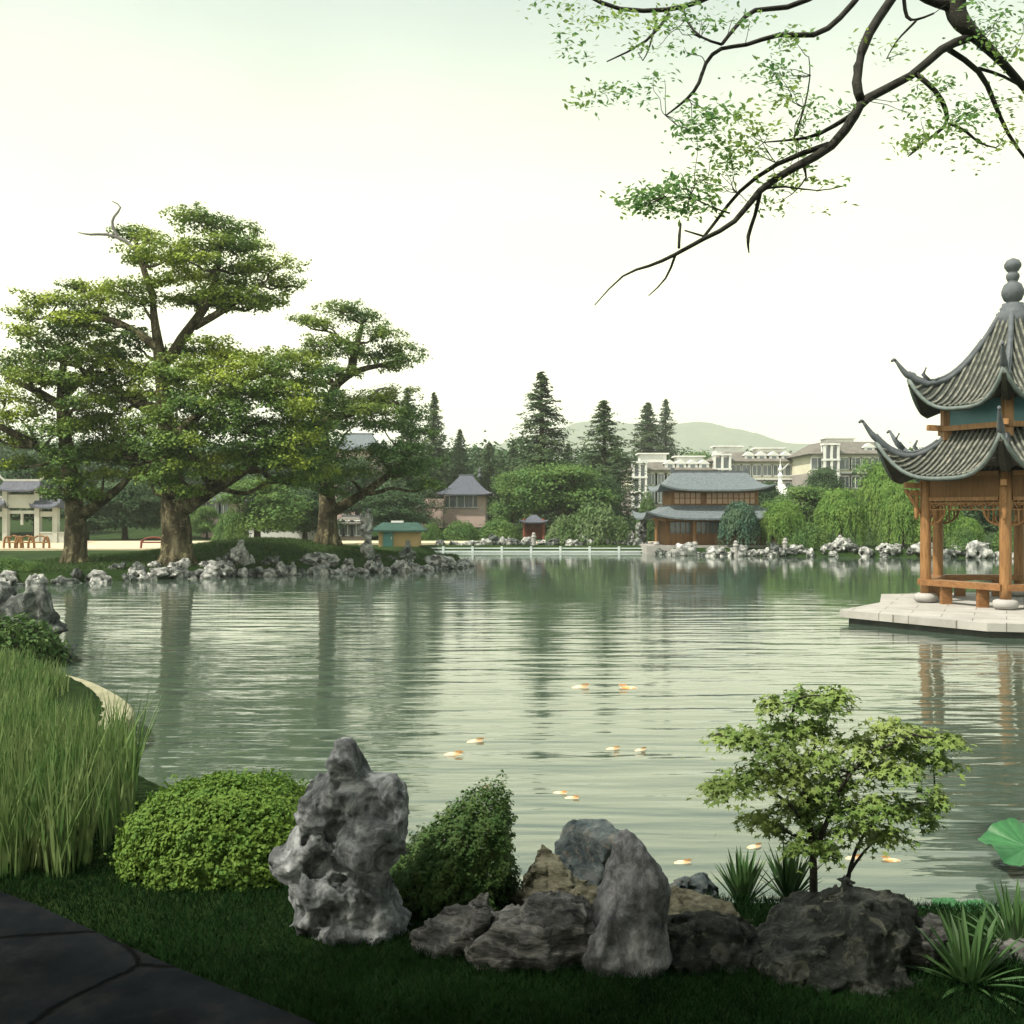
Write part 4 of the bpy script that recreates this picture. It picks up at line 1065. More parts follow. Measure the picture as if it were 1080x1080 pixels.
# bank rocks: eight pitted shapes about one metre across
bank_protos = []
for k in range(8):
    r3 = [(np.array((rng.uniform(-.25, .25), rng.uniform(-.2, .2), rng.uniform(.1, .45))), np.array((rng.uniform(.22, .42), rng.uniform(.2, .34), rng.uniform(.2, .38)))) for _ in range(4)]
    V, F = rock_mesh(r3, [], (-.8, -.7, -.1), (.8, .7, 1.05), 34, .08, .10, 4, .06, 100 + k, pit=.55, pitf=4.5)
    me_o = MB().add(V, F).build("shore_rock", ST_BANK if k % 3 else ST_BANKD, smooth=True)
    bank_protos.append(me_o)
ORD = ["first", "second", "third", "fourth", "fifth", "sixth", "seventh", "eighth", "ninth", "tenth", "eleventh", "twelfth", "thirteenth", "fourteenth", "fifteenth", "sixteenth", "seventeenth", "eighteenth", "nineteenth", "twentieth"]
rock_used = set()
def place_rock(k, loc, sc, rz, label, group):
    pr = bank_protos[k]
    if k in rock_used:
        o = pr.copy(); COL.objects.link(o)
    else:
        o = pr; rock_used.add(k)
    o.location = loc; o.scale = sc; o.rotation_euler = (0, 0, rz)
    return tag(o, label, "rock", group)

def shore_line(pts, spacing, jit, smin_, smax, marks, row, group, hz=(.7, 1.2), zoff=-.12):
    pts = smooth_open(pts, 2)
    seg = np.linalg.norm(np.diff(pts, axis=0), axis=1); cum = np.r_[0, np.cumsum(seg)]
    spots = []
    t = 0
    while t < cum[-1]:
        x = np.interp(t, cum, pts[:, 0]); y = np.interp(t, cum, pts[:, 1])
        s = rng.uniform(smin_, smax) * (1.45 if rng.uniform() < .12 else 1)
        spots.append((x + rng.normal() * jit * .4, y + rng.normal() * jit, s))
        t += spacing * rng.uniform(.6, 1.3) * s / ((smin_ + smax) / 2)
    spots = [q for q in spots if -25 < 540 + 1080 * q[0] / q[1] < 1095]
    spots.sort(key=lambda q: q[0] / q[1])
    count = {}
    for x, y, s in spots:
        px = 540 + 1080 * x / y
        name = None
        for mx, nm in marks:
            if px >= mx: name = nm
        count[name] = count.get(name, 0) + 1
        k = int(rng.integers(0, 8))
        place_rock(k, (x, y, max(-.1, Hp(x, y)) + zoff), (s * rng.uniform(.9, 1.35), s, s * rng.uniform(*hz)), rng.uniform(0, 6.28),
                   f"{ORD[count[name] - 1]} shore rock right of {name}, {row}", group)

shore_line([(-21.5, 41.2), (-19, 42.6), (-16, 45.3), (-12.8, 47.7), (-10, 49.3), (-6.7, 51.3), (-3.5, 54.0), (-2.4, 57.2)], .56, .22, .6, 1.1,
           [(-99, "the left-shore shrubs"), (70, "the yellow-green tree's trunk"), (120, "the dark shoreline hollow"), (186, "the giant tree's trunk"), (255, "the jagged standing rock"), (320, "the tiered tree's trunk"), (388, "the tall upright stone"), (432, "the pointed end rock")],
           "at the island's waterline", "rocks edging the island")
shore_line([(-18.5, 43.8), (-16, 46.3), (-12.8, 48.6), (-10, 50.2), (-6.7, 52.3), (-3.9, 55.0)], 1.25, .25, .45, .8,
           [(-99, "the left-shore shrubs"), (78, "the yellow-green tree's trunk"), (186, "the giant tree's trunk"), (255, "the jagged standing rock"), (388, "the tall upright stone")],
           "in the island's upper row", "rocks edging the island")
shore_line([(10.6, 72.2), (12, 70.9), (14, 70.1), (20, 69.1), (26, 68.1), (32, 66.1), (38, 66.4)], .66, .25, .6, 1.15,
           [(-99, "the white railing's end"), (724, "the hall's second column"), (768, "the hall's third column"), (804, "the hall's corner post"), (828, "the left white bollard"), (886, "the willow bollard"), (940, "the tallest willow"), (977, "the pavilion's left post"), (1057, "the pavilion's front post")],
           "on the far bank", "rocks edging the far bank")
shore_line([(-5.2, 78.2), (0, 78.5), (5, 78.2), (9.6, 77.4)], .6, .3, .5, .95,
           [(-99, "the kiosk"), (500, "the villa's shrubs"), (571, "the tallest conifer's foot"), (628, "the large round shrub's middle")], "behind the white railing", "rocks behind the railing")
shore_line([(4.0, 78.6), (7, 77.8), (9.8, 77.6)], .6, .35, .45, .85,
           [(-99, "the flat-topped tree"), (628, "the pale shrub mound")], "heaped against the pale shrubs", "rockery at the shrub mound", hz=(.9, 1.4), zoff=0)

# upright stones
def stand_rock(label, px, base, top, hw, d, seed, mat, group=None, name="standing_stone"):
    s = d / 1080; h = (base - top) * s; w = hw * s
    r = np.random.default_rng(seed)
    bl = [(np.array((r.uniform(-.35, .35) * w, r.uniform(-.2, .2) * w, h * f)), np.array((w * q * .62, w * q * .55, h * .2))) for f, q in ((.06, .9), (.25, .95), (.42, .72), (.58, 1.1), (.75, .95), (.9, .6))]
    V, F = rock_mesh(bl, [], (-w * 1.5, -w * 1.2, -.25), (w * 1.5, w * 1.2, h * 1.15), 46, .08, .12, 3.5, .07, seed, pit=.5, pitf=3.5)
    x = (px - 540) * s
    o = MB().add(V, F).build(name, mat, smooth=True, loc=(x, d, CAM_H + (540 - base) * s))
    return tag(o, label, "rock", group)
stand_rock("tall upright scholar stone standing alone before the tiered tree", 388, 592, 540, 10, 53, 5, ST_BANK)
stand_rock("jagged standing rock at the island's edge right of the giant trunk", 256, 606, 574, 13, 48.6, 8, ST_BANK)
stand_rock("pointed rock near the island's right end", 430, 602, 574, 9, 53.4, 11, ST_BANKD)
stand_rock("tall pale rock heap rising left of the hall's corner", 676, 578, 550, 9, 76.8, 14, ST_BANKD)

# mossy rock at the left water's edge with a plant on it
V, F = rock_mesh([((-.5, 0, .55), (.9, .7, .6)), ((.15, 0, .8), (.42, .4, .55)), ((-.5, .1, 1.1), (.5, .45, .38)), ((.2, -.1, .2), (.75, .6, .5))], [], (-1.7, -1.2, -.2), (1.5, 1.2, 1.9), 60, .1, .12, 3, .08, 21, pit=.35, pitf=3)
lx, ly = -10.05, 20.8
tag(MB().add(V, F).build("shore_boulder", ST_BANKD, smooth=True, loc=(lx + .15, ly, .1)), "grey knobbly boulder at the left edge above the reeds", "rock")
sb = make_shrub("low_shrub", .95, .95, L_CONE, .10, 4200)
sb.location = (lx + .35, ly - .75, .0); sb["label"] = "dark leafy shrub growing on the knobbly boulder at the left edge"; sb["category"] = "shrub"

# ------------------------------------------------------------------ garden pavilion
AX, AY = 14.67, 30.0
PZ = .35
pav = thing("garden_pavilion", "six-sided two-tier timber pavilion with grey tiled roofs over the water", "pavilion", (AX, AY, PZ))
u0 = -np.array((AX, AY)) / math.hypot(AX, AY); base_a = math.atan2(u0[1], u0[0]) - R(4)
ANG = [base_a - R(60) * k for k in range(6)]
def hexpt(r, k, z=0.0): return np.array((math.cos(ANG[k % 6]) * r, math.sin(ANG[k % 6]) * r, z))
slab = thing("stone_platform", "pale stone slab platform under the garden pavilion on a dark base", "platform", (0, 0, 0))
slab_poly = [(10.77, 29.97), (8.85, 27.65), (11.3, 24.35), (16.2, 23.2), (20.8, 26.5), (20.5, 31.5), (16.8, 34.0), (11.9, 33.0)]
sc_ = np.array(slab_poly)
mslab = MB().prism(sc_[::1], .16, .355)
mslab.build("slab", ST_SLAB, slab)
cen = sc_.mean(0)
MB().prism(cen + (sc_ - cen) * .955, -.9, .16).build("base", ST_BASE, slab)

Rp = 2.55
for k in range(6):
    p = hexpt(Rp, k)
    post = MB().lathe([(.148, .26), (.156, .6), (.154, 3.0), (.148, 3.75)], p, 14).build("post", WOOD, pav, True)
    MB().lathe([(.20, 0), (.30, .05), (.34, .14), (.31, .24), (.22, .28)], p, 20).build("post_base", ST_WHITE, post, True)
for k in range(6):
    a, b_ = hexpt(Rp, k), hexpt(Rp, k + 1)
    e = (b_ - a) / np.linalg.norm(b_ - a)
    a1, b1_ = a + e * .17, b_ - e * .17
    zz = lambda z: np.array((0, 0, z))
    MB().beam(a1 + zz(3.34), b1_ + zz(3.34), .09, .66).build("frieze_board", WOOD_DK, pav)
    MB().beam(a1 + zz(3.02), b1_ + zz(3.02), .16, .10).build("tie_beam", WOOD, pav)
    MB().beam(a1 + zz(3.72), b1_ + zz(3.72), .18, .12).build("tie_beam", WOOD, pav)
    # fretwork
    L = np.linalg.norm(b1_ - a1); f = MB(); n = 13
    f.beam(a1 + zz(2.72), b1_ + zz(2.72), .05, .035)
    for q in range(n + 1):
        x = a1 + e * L * q / n
        f.beam(x + zz(2.72 if q % 2 else 2.84), x + zz(2.97), .05, .035)
        if q < n: f.beam(x + e * .02 + zz(2.78 + .1 * (q % 2)), x + e * (L / n - .02) + zz(2.88 - .1 * (q % 2) + .05), .045, .03); f.beam(x + zz(2.9), x + e * L / n + zz(2.9), .04, .03)
    f.build("lattice", WOOD, pav)
    for sgn, o_ in ((1, a1), (-1, b1_)):
        t = np.linspace(0, 1, 9)
        pts = o_ + np.outer(np.sin(t * math.pi / 2) * .48, e * sgn) + np.outer(1 - np.cos(t * math.pi / 2), (0, 0, .42)) + np.array((0, 0, 2.30))
        f = MB().tube(pts, .035, 6, 0)
        for q in (2, 4, 6): f.beam(pts[q], pts[q] * np.array((1, 1, 0)) + zz(2.72), .05, .03)
        f.tube([pts[0] + zz(.0), pts[0] + e * sgn * .12 + zz(.12), pts[0] + e * sgn * .10 + zz(.26)], .025, 5, 1)
        f.build("bracket", WOOD, pav)
    # bench between posts; open at the back
    if k not in (3,):
        bn = MB().beam(a + zz(.60), b_ + zz(.60), .46, .17)
        bn.build("bench_seat", WOOD_B, pav)
        for q in (.27, .73):
            c = a + (b_ - a) * q
            MB().beam(c + zz(0), c + zz(.515), .30, .16).build("bench_leg", WOOD_B, pav)
# beam ends poking out of each post
for k in range(6):
    for z, l, h in ((3.42, .62, .16), (3.2, .5, .14)):
        MB().beam(hexpt(Rp + .16, k, z), hexpt(Rp + l, k, z + .02), .15, h).build("beam_end", WOOD, pav)
    t = np.linspace(0, 1, 8)
    MB().tube(np.array([hexpt(Rp + .18 + .42 * q, k, 2.55 + .75 * q ** .7) for q in t]), [.05, .06, .07, .07, .065, .06, .06, .06], 6, 0).build("bracket", WOOD, pav)
    # hanging carved bracket
    MB().lathe([(.02, 2.42), (.07, 2.5), (.05, 2.6), (.08, 2.72), (.05, 2.86), (.09, 3.0), (.06, 3.1), (.1, 3.24), (.04, 3.3)], hexpt(Rp + .27, k), 10).build("carved_drop", WOOD, pav, True)

def hex_roof(name, r_top, r_e, z_top, z_e, lift, horn, pitch=.165, rr=.044, power=1.75):
    """six concave slopes; rolls of tile over dark pans, ridges with upturned horns"""
    pans, rolls = MB(), MB()
    nv, nu = 22, 17
    v = np.linspace(0, 1, nv)
    prof = lambda q: z_e + (z_top - z_e) * (1 - q) ** power
    rad = lambda q: r_top + (r_e - r_top) * q
    up = lambda u, q: lift * np.abs(u) ** 3.2 * q ** 2.5
    ext = lambda u, q: 1 + .0 * u
    bands, under = MB(), MB()
    for k in range(6):
        a0, a1_ = ANG[k], ANG[(k + 1) % 6]
        p0 = np.array((math.cos(a0), math.sin(a0))); p1 = np.array((math.cos(a1_), math.sin(a1_)))
        mid = (p0 + p1) / 2; half = (p1 - p0) / 2
        u = np.linspace(-1, 1, nu)
        def S(uu, q, dz=0):
            uu, q = np.broadcast_arrays(uu, q)
            dent = 1 - .10 * (1 - np.abs(uu) ** 2) * q ** 2     # eaves bow inward between corners
            xy = (mid * dent[..., None] + half * uu[..., None]) * rad(q)[..., None]
            return np.concatenate((xy, (prof(q) + up(uu, q) + dz)[..., None]), -1)
        pans.grid(S(u[None, :], v[:, None]), flip=True)
        ed = S(u, np.ones(nu)); 
        bands.tube(ed - np.array((0, 0, .05)), .06, 6, 0)
        inner = S(u, np.full(nu, .45)); inner[:, 2] = np.minimum(prof(np.array(.9)) + .25, inner[:, 2] - .1)
        low = ed - np.array((0, 0, .12))
        under.grid(np.stack((low, inner)))
        hlen = np.linalg.norm(half)
        nr = int(2 * hlen * r_e / pitch)
        for i in range(-(nr // 2), nr // 2 + 1):
            s = i * pitch
            q0 = max(0.0, (abs(s) / hlen - r_top) / (r_e - r_top) + .02)
            if q0 > .93: continue
            m = max(4, int((1 - q0) * 26)); q = np.linspace(q0, 1.0, m)
            uu = np.clip(s / (hlen * rad(q)), -1, 1)
            c = S(uu, q, .035)
            rads = rr * (1 - .34 * ((np.arange(m) + 1) % 5 == 0))
            rolls.tube(c, rads, 6, 0)
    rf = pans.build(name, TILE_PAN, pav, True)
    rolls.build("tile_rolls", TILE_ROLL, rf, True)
    bands.build("eave_band", EAVE, rf, True)
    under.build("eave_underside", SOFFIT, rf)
    for k in range(6):
        q = np.linspace(0, 1, 16)
        pts = np.array([hexpt(rad(t), k, prof(t) + lift * t ** 2.5 + .07) for t in q])
        hq = np.linspace(.12, 1, 7)
        hp = np.array([hexpt(r_e + horn[0] * t, k, z_e + lift + .07 + horn[1] * t ** 1.3) for t in hq])
        allp = np.concatenate((pts, hp))
        rd = np.concatenate((np.linspace(.08, .105, 16), np.linspace(.10, .04, 7)))
        m = MB().tube(allp, rd, 8, 0)
        m.tube(pts[3:] + np.array((0, 0, .1)), .05, 6, 0)
        m.tube([hp[-1], hp[-1] + hexpt(.06, k, .02), hp[-1] + hexpt(.13, k, -.03)], [.05, .055, .035], 6, 0)       # curled tip
        m.build("hip_ridge", RIDGE, rf, True)
        MB().tube([hexpt(r_e * .80, k, prof(.8) + lift * .55 + .16), hexpt(r_e * .86, k, prof(.86) + lift * .7 + .3), hexpt(r_e * .83, k, prof(.86) + lift * .7 + .5)], [.07, .06, .03], 6, 0).build("ridge_ornament", RIDGE, rf, True)
        # corner underside piece
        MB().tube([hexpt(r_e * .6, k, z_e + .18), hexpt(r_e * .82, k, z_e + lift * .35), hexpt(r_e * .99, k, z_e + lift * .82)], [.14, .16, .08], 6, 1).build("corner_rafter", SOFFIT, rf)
    return rf
hex_roof("lower_roof", 1.75, 4.0, 5.35 - PZ, 3.98 - PZ, 1.12, (.38, .48))
hex_roof("upper_roof", .36, 3.05, 8.75 - PZ, 5.98 - PZ, .95, (.38, .44))
Ru = 1.95
for k in range(6):
    a, b_ = hexpt(Ru, k), hexpt(Ru, k + 1)
    MB().beam(a + (0, 0, 4.75), a + (0, 0, 6.2), .24, .24).build("upper_post", WOOD, pav)
    MB().beam(a * .99 + (0, 0, 5.45), b_ * .99 + (0, 0, 5.45), .05, .78).build("blue_panel", PAN_BLUE, pav)
    MB().beam(a * 1.06 + (0, 0, 5.08), b_ * 1.06 + (0, 0, 5.08), .16, .15).build("sill_beam", WOOD, pav)
    MB().beam(a * 1.08 + (0, 0, 5.1), a * 1.28 + (0, 0, 5.12), .15, .16).build("beam_end", WOOD, pav)
MB().prism([hexpt(1.7, k)[:2] for k in range(6)][::-1], 4.4, 6.3).build("upper_core", WOOD_DK, pav)
MB().lathe([(.44, 8.25), (.46, 8.7), (.34, 8.72), (.36, 8.85), (.30, 8.9), (.30, 8.98), (.12, 9.0), (.24, 9.08), (.31, 9.25), (.31, 9.36), (.24, 9.54), (.13, 9.62), (.15, 9.66), (.19, 9.76), (.18, 9.84), (.12, 9.9), (.16, 9.94), (.235, 10.06), (.235, 10.14), (.17, 10.25), (.05, 10.31), (.01, 10.32)], (0, 0, -PZ + .12), 20).build("finial", RIDGE, pav, True)

# ------------------------------------------------------------------ foreground rocks
GZ0 = .47
def fg_rock(name, label, px0, px1, top, base, d, seed, mat, blobs, planes=(), carve=(), n=70, amp=.04, freq=6, ridge=.03, depth=.7, pit=0.0, pitf=8, rz=0.0):
    """blobs in units of half width / half depth / height"""
    s = d / 1080; w = (px1 - px0) / 2 * s; h = (base - top) * s; dp = w * depth
    B = [(np.array((c[0] * w, c[1] * dp, c[2] * h)), np.array((r[0] * w, r[1] * dp, r[2] * h))) for c, r in blobs]
    Pn = [((n_[0], n_[1], n_[2]), off * w) for n_, off in planes]
    Cv = [(np.array((c[0] * w, c[1] * dp, c[2] * h)), np.array((r[0] * w, r[1] * dp, r[2] * h))) for c, r in carve]
    V, F = rock_mesh(B, Cv, (-w * 1.3, -dp * 1.4, -.2), (w * 1.3, dp * 1.4, h * 1.2), n, .05, amp, freq, ridge, seed, Pn, pit, pitf)
    x = ((px0 + px1) / 2 - 540) * s; z = CAM_H + (540 - base) * s
    o = MB().add(V, F).build(name, mat, smooth=True, loc=(x, d, z))
    return tag(o, label, "rock")

# scholar rock from zoomed outline
u_ = .001595
q_ = lambda zx, zy, y=0.0: np.array(((zx - 300) * u_, y, (800 - zy) * u_))
bl = [(q_(298, 190), (65, 60, 75)), (q_(305, 285), (150, 95, 80)), (q_(185, 330), (60, 80, 80)), (q_(440, 330), (92, 100, 105)), (q_(410, 440, -.05), (128, 120, 125)), (q_(220, 480, .05), (110, 110, 130)),
      (q_(115, 535, -.02), (62, 60, 50)), (q_(290, 620), (165, 120, 100)), (q_(185, 710), (85, 100, 110)), (q_(380, 710, -.04), (125, 110, 120)), (q_(300, 800), (205, 150, 60))]
bl = [(c, np.array(r) * u_) for c, r in bl]
cv = [(q_(245, 330, -.16), (48, 60, 36)), (q_(400, 285, -.16), (46, 60, 36)), (q_(250, 410, -.16), (44, 70, 48)), (q_(220, 520, -.14), (62, 80, 62)), (q_(300, 570, -.2), (55, 80, 46)), (q_(470, 520, -.2), (42, 60, 40)), (q_(165, 430, -.1), (26, 80, 56)),
      (q_(350, 735, -.24), (62, 60, 36)), (q_(455, 600, -.2), (40, 60, 28)), (q_(275, 690, -.22), (34, 60, 60)), (q_(345, 150, -.14), (26, 40, 30)), (q_(60, 600, -.1), (40, 80, 30))]
cv = [(c, np.array(r) * u_) for c, r in cv]
V, F = rock_mesh(bl, cv, (-.46, -.36, -.1), (.46, .36, 1.16), 130, .028, .028, 8, .034, 31, pit=.06, pitf=8)
sx = (365 - 540) / 1080 * 6.2
tag(MB().add(V, F).build("scholar_rock", ST_TAIHU, smooth=True, loc=(sx, 6.2, .47)), "tall grey scholar rock full of hollows beside the clipped bush", "rock")

fg_rock("streaked_rock", "low streaked grey rock lying along the grass under the dark pointed bush", 496, 626, 946, 1024, 5.8, 41, ST_STREAK,
        [((-.35, 0, .3), (.6, .8, .42)), ((.2, 0, .45), (.6, .9, .42)), ((.6, .1, .58), (.4, .7, .36)), ((-.75, .1, .15), (.3, .6, .28))], amp=.045, freq=6, ridge=.055, n=90)
fg_rock("brown_rock", "brown-grey rock between the scholar rock and the streaked rock", 438, 530, 946, 1018, 5.95, 61, ST_STREAK,
        [((-.2, 0, .3), (.75, .9, .42)), ((.35, 0, .55), (.55, .8, .38))], planes=[((-.5, -.2, .8), .80)], amp=.045, freq=6, ridge=.065, n=80)
fg_rock("pointed_rock", "grey pointed rock standing upright at the middle of the rock row", 612, 706, 888, 1024, 5.7, 142, ST_GREY,
        [((.1, 0, .25), (.92, .95, .5)), ((.12, 0, .55), (.82, .8, .42)), ((.02, 0, .84), (.46, .5, .22)), ((-.4, 0, .2), (.5, .7, .4))], planes=[((-.86, -.3, .40), 1.02), ((.2, -.95, .25), 1.25), ((.8, -.5, .3), 1.42)], amp=.03, freq=5, ridge=.030, n=100)
fg_rock("blue_boulder", "bluish boulder with reddish-brown top nearest the water", 581, 662, 862, 985, 7.0, 43, ST_BLUE,
        [((.05, 0, .70), (.92, 1, .32)), ((0, 0, .45), (.95, .95, .4)), ((0, 0, .2), (.7, .9, .35))], planes=[((-.55, -.75, .30), .82), ((.5, -.75, .1), .84), ((.05, -.25, .95), 2.45)], amp=.02, freq=6, ridge=.03, n=90)
fg_rock("pale_rock", "pale beige angular rock beside the dark pointed bush", 546, 608, 900, 985, 6.6, 44, ST_CREAM,
        [((-.1, 0, .5), (.95, 1, .52)), ((.3, 0, .3), (.8, .9, .42))], planes=[((.62, -.1, .62), 1.75), ((0, -.9, .35), 1.0)], amp=.03, freq=7, ridge=.045, n=70)
fg_rock("cream_rock", "flat cream rock between the pointed rock and the dark boulder", 688, 792, 940, 1006, 6.25, 45, ST_CREAM,
        [((-.25, 0, .5), (.8, 1, .48)), ((.4, 0, .42), (.62, .8, .36))], planes=[((.15, -.2, .95), .62)], amp=.03, freq=7, ridge=.06, n=80)
fg_rock("low_dark_rock", "dark low rock in front of the flat cream rock", 690, 800, 976, 1018, 5.85, 46, ST_DARK,
        [((-.2, 0, .4), (.8, 1, .5)), ((.45, 0, .4), (.6, .8, .45))], amp=.04, freq=7, ridge=.06, n=80)
fg_rock("small_rock", "small bluish rock at the water behind the flat cream rock", 700, 756, 930, 965, 6.95, 47, ST_BLUE,
        [((0, 0, .4), (.95, 1, .6))], amp=.03, freq=8, ridge=.04, n=50)
fg_rock("mossy_boulder", "big dark mossy boulder below the little maple", 784, 960, 932, 1034, 5.75, 48, ST_DARK,
        [((-.2, 0, .40), (.75, 1, .46)), ((.3, 0, .52), (.62, .9, .42)), ((.72, 0, .66), (.25, .5, .24)), ((-.6, 0, .25), (.42, .8, .34)), ((.1, -.2, .2), (.9, .9, .35))], planes=[((-.42, 0, .82), .72), ((.05, -.1, .95), 1.08)], amp=.045, freq=6, ridge=.04, n=120)
fg_rock("small_rock", "small brown rock between the mossy boulder and the spiky plant", 928, 990, 968, 1032, 5.75, 49, ST_STREAK,
        [((-.1, 0, .45), (.9, 1, .48)), ((.3, 0, .3), (.7, .9, .4))], amp=.04, freq=7, ridge=.05, n=60)
fg_rock("small_rock", "low brown rock behind the spiky plant at the right edge", 1040, 1110, 1000, 1040, 5.8, 50, ST_STREAK,
        [((0, 0, .45), (.95, 1, .5))], amp=.04, freq=7, ridge=.05, n=50)
fg_rock("small_rock", "small rounded rock between the pale rock and the pointed rock's foot", 596, 640, 938, 990, 6.2, 51, ST_CREAM,
        [((0, 0, .45), (.95, 1, .5))], amp=.04, freq=7, ridge=.045, n=50)

# ------------------------------------------------------------------ foreground plants
def shell_bush(name, label, loc, shape, n, leaf, mat, cat="bush", inner=.25, rag=.035):
    """shape(dir) -> surface point; leaves close to that surface and some inside"""
    o = thing(name, label, cat, loc)
    tk = MB()
    for k in range(9):
        a = k * .7; e = shape(np.array([[math.cos(a) * .6, math.sin(a) * .6, .55]]))[0]
        limb(tk, (math.cos(a) * .06, math.sin(a) * .06, -.1), e * .8, .018, .006, 0, 5)
    tk.build("stem", BARK, o)
    d = rng.normal(size=(n, 3)); d[:, 2] = np.abs(d[:, 2]); d /= np.linalg.norm(d, axis=1, keepdims=True)
    lump = fbm(d * 5, 3, 77)[:, None]
    rad = np.where(rng.uniform(size=(n, 1)) < inner, rng.uniform(.7, .95, (n, 1)), rng.uniform(.93, 1.03, (n, 1))) + rag * lump + rag * .7 * fbm(d * 15, 2, 31)[:, None]
    p = shape(d) * rad
    N = d * 1.0 + np.array((0, 0, .35)) + rng.normal(size=p.shape) * .45
    V, F = leaf_quads(p, N, leaf, .62)
    fm = MB().add(V, F)
    sd = rng.normal(size=(160, 3)); sd[:, 2] = np.abs(sd[:, 2]) + .2; sd /= np.linalg.norm(sd, axis=1, keepdims=True)
    sp = np.repeat(shape(sd), 8, 0) * np.tile(np.linspace(1.0, 1.09, 8), 160)[:, None] * np.repeat(rng.uniform(.98, 1.05, (160, 1)), 8, 0) + rng.normal(size=(1280, 3)) * .008
    V, F = leaf_quads(sp, np.repeat(sd, 8, 0) * .4 + rng.normal(size=sp.shape) * .7 + np.array((0, 0, .4)), leaf, .6)
    fm.add(V, F).build("foliage", mat, o)
    return o
def round_shape(d):
    k = np.abs(d); q = (k[:, 0] ** 2.8 / .71 ** 2.8 + k[:, 1] ** 2.8 / .62 ** 2.8 + k[:, 2] ** 2.8 / .61 ** 2.8) ** (-1 / 2.8)
    return d * q[:, None]
shell_bush("clipped_bush", "round clipped bright green bush between reeds and scholar rock", ((241 - 540) / 1080 * 7.4, 7.4, .43), round_shape, 36000, .033, L_BUSH, rag=.07)
def cone_shape(d):
    k = np.abs(d); q = (k[:, 0] ** 2.2 / .42 ** 2.2 + k[:, 1] ** 2.2 / .4 ** 2.2 + k[:, 2] ** 2.2 / .6 ** 2.2) ** (-1 / 2.2)
    p = d * q[:, None]
    z = p[:, 2]
    p[:, 0] = p[:, 0] * (1.05 - .42 * np.clip(z / .62, 0, 1)) + .26 * np.clip(z / .6, 0, 1) ** 1.5
    p[:, 2] *= 1.14
    return p
shell_bush("pointed_bush", "dark green bush rising to a point right of the scholar rock", ((470 - 540) / 1080 * 6.75, 6.75, .44), cone_shape, 30000, .027, L_CONE, rag=.24)

# maple
mp = thing("maple_tree", "small maple with light green star leaves above the mossy boulder", "tree", ((868 - 540) / 1080 * 6.75, 6.75, .42))
MD = 6.75
def mpt(px, py, dd=0.0): return P(px, py, MD + dd) - np.array(mp.location)
tk = MB(); s = MD / 1080
MJ = []
for L in ([(858, 985, 0, 8), (858, 940, 0, 7.2), (858, 900, 0, 6), (852, 860, .05, 5), (846, 815, .1, 4), (832, 775, .1, 3), (838, 740, .05, 1.5)],
          [(860, 900, 0, 5), (876, 855, -.05, 4), (895, 815, -.05, 3), (925, 790, -.1, 2.4), (965, 775, -.1, 1.4)],
          [(890, 975, .1, 4.4), (893, 932, .1, 4), (900, 900, .1, 3), (918, 868, .1, 2.4), (950, 850, .05, 1.6), (985, 845, 0, 1)],
          [(893, 925, .1, 3), (910, 898, .15, 2.2), (940, 870, .2, 1.4)],
          [(857, 880, 0, 4), (836, 850, -.1, 3), (805, 828, -.1, 2), (770, 825, -.1, 1)],
          [(850, 845, 0, 3), (820, 800, 0, 2.4), (790, 780, 0, 1.6), (755, 775, 0, .8)],
          [(846, 815, .1, 3), (866, 775, .2, 2.2), (880, 740, .2, 1.2)],
          [(876, 855, 0, 3), (905, 850, -.2, 2), (930, 845, -.25, 1.2)],
          [(858, 905, 0, 3), (838, 880, -.1, 2), (818, 872, -.1, 1)]):
    pts = np.array([mpt(a, b_, dd) for a, b_, dd, _ in L]); tk.tube(pts, [q[3] * s * .62 for q in L], 7, 1); MJ += list(pts[1:])
tiers = [(845, 735, 24, 10), (868, 742, 28, 12), (882, 732, 18, 8), (812, 742, 14, 9), (830, 768, 34, 10), (858, 768, 26, 9), (790, 775, 28, 8), (765, 774, 20, 6), (820, 792, 34, 10), (800, 815, 34, 9), (770, 826, 26, 7), (752, 828, 14, 5), (838, 818, 34, 10), (866, 800, 24, 10), (880, 824, 30, 10), (905, 784, 32, 9),
         (940, 768, 34, 9), (970, 774, 28, 8), (1000, 780, 18, 6), (950, 790, 34, 8), (985, 800, 22, 6), (915, 806, 32, 9), (945, 812, 28, 8), (890, 850, 34, 10), (925, 848, 30, 9), (955, 850, 24, 8), (985, 842, 16, 10), (978, 862, 12, 7), (905, 872, 30, 8), (940, 878, 18, 6), (840, 850, 30, 9), (818, 872, 14, 5), (800, 860, 20, 6), (865, 878, 20, 8), (845, 890, 18, 5), (858, 842, 26, 10), (870, 895, 16, 6)]
MJ = np.array(MJ)
st_a = np.arange(10) / 10 * 2 * math.pi
st_r = np.where(np.arange(10) % 2 == 0, 1.0, .36); st_r[5] = .5
Vs = []
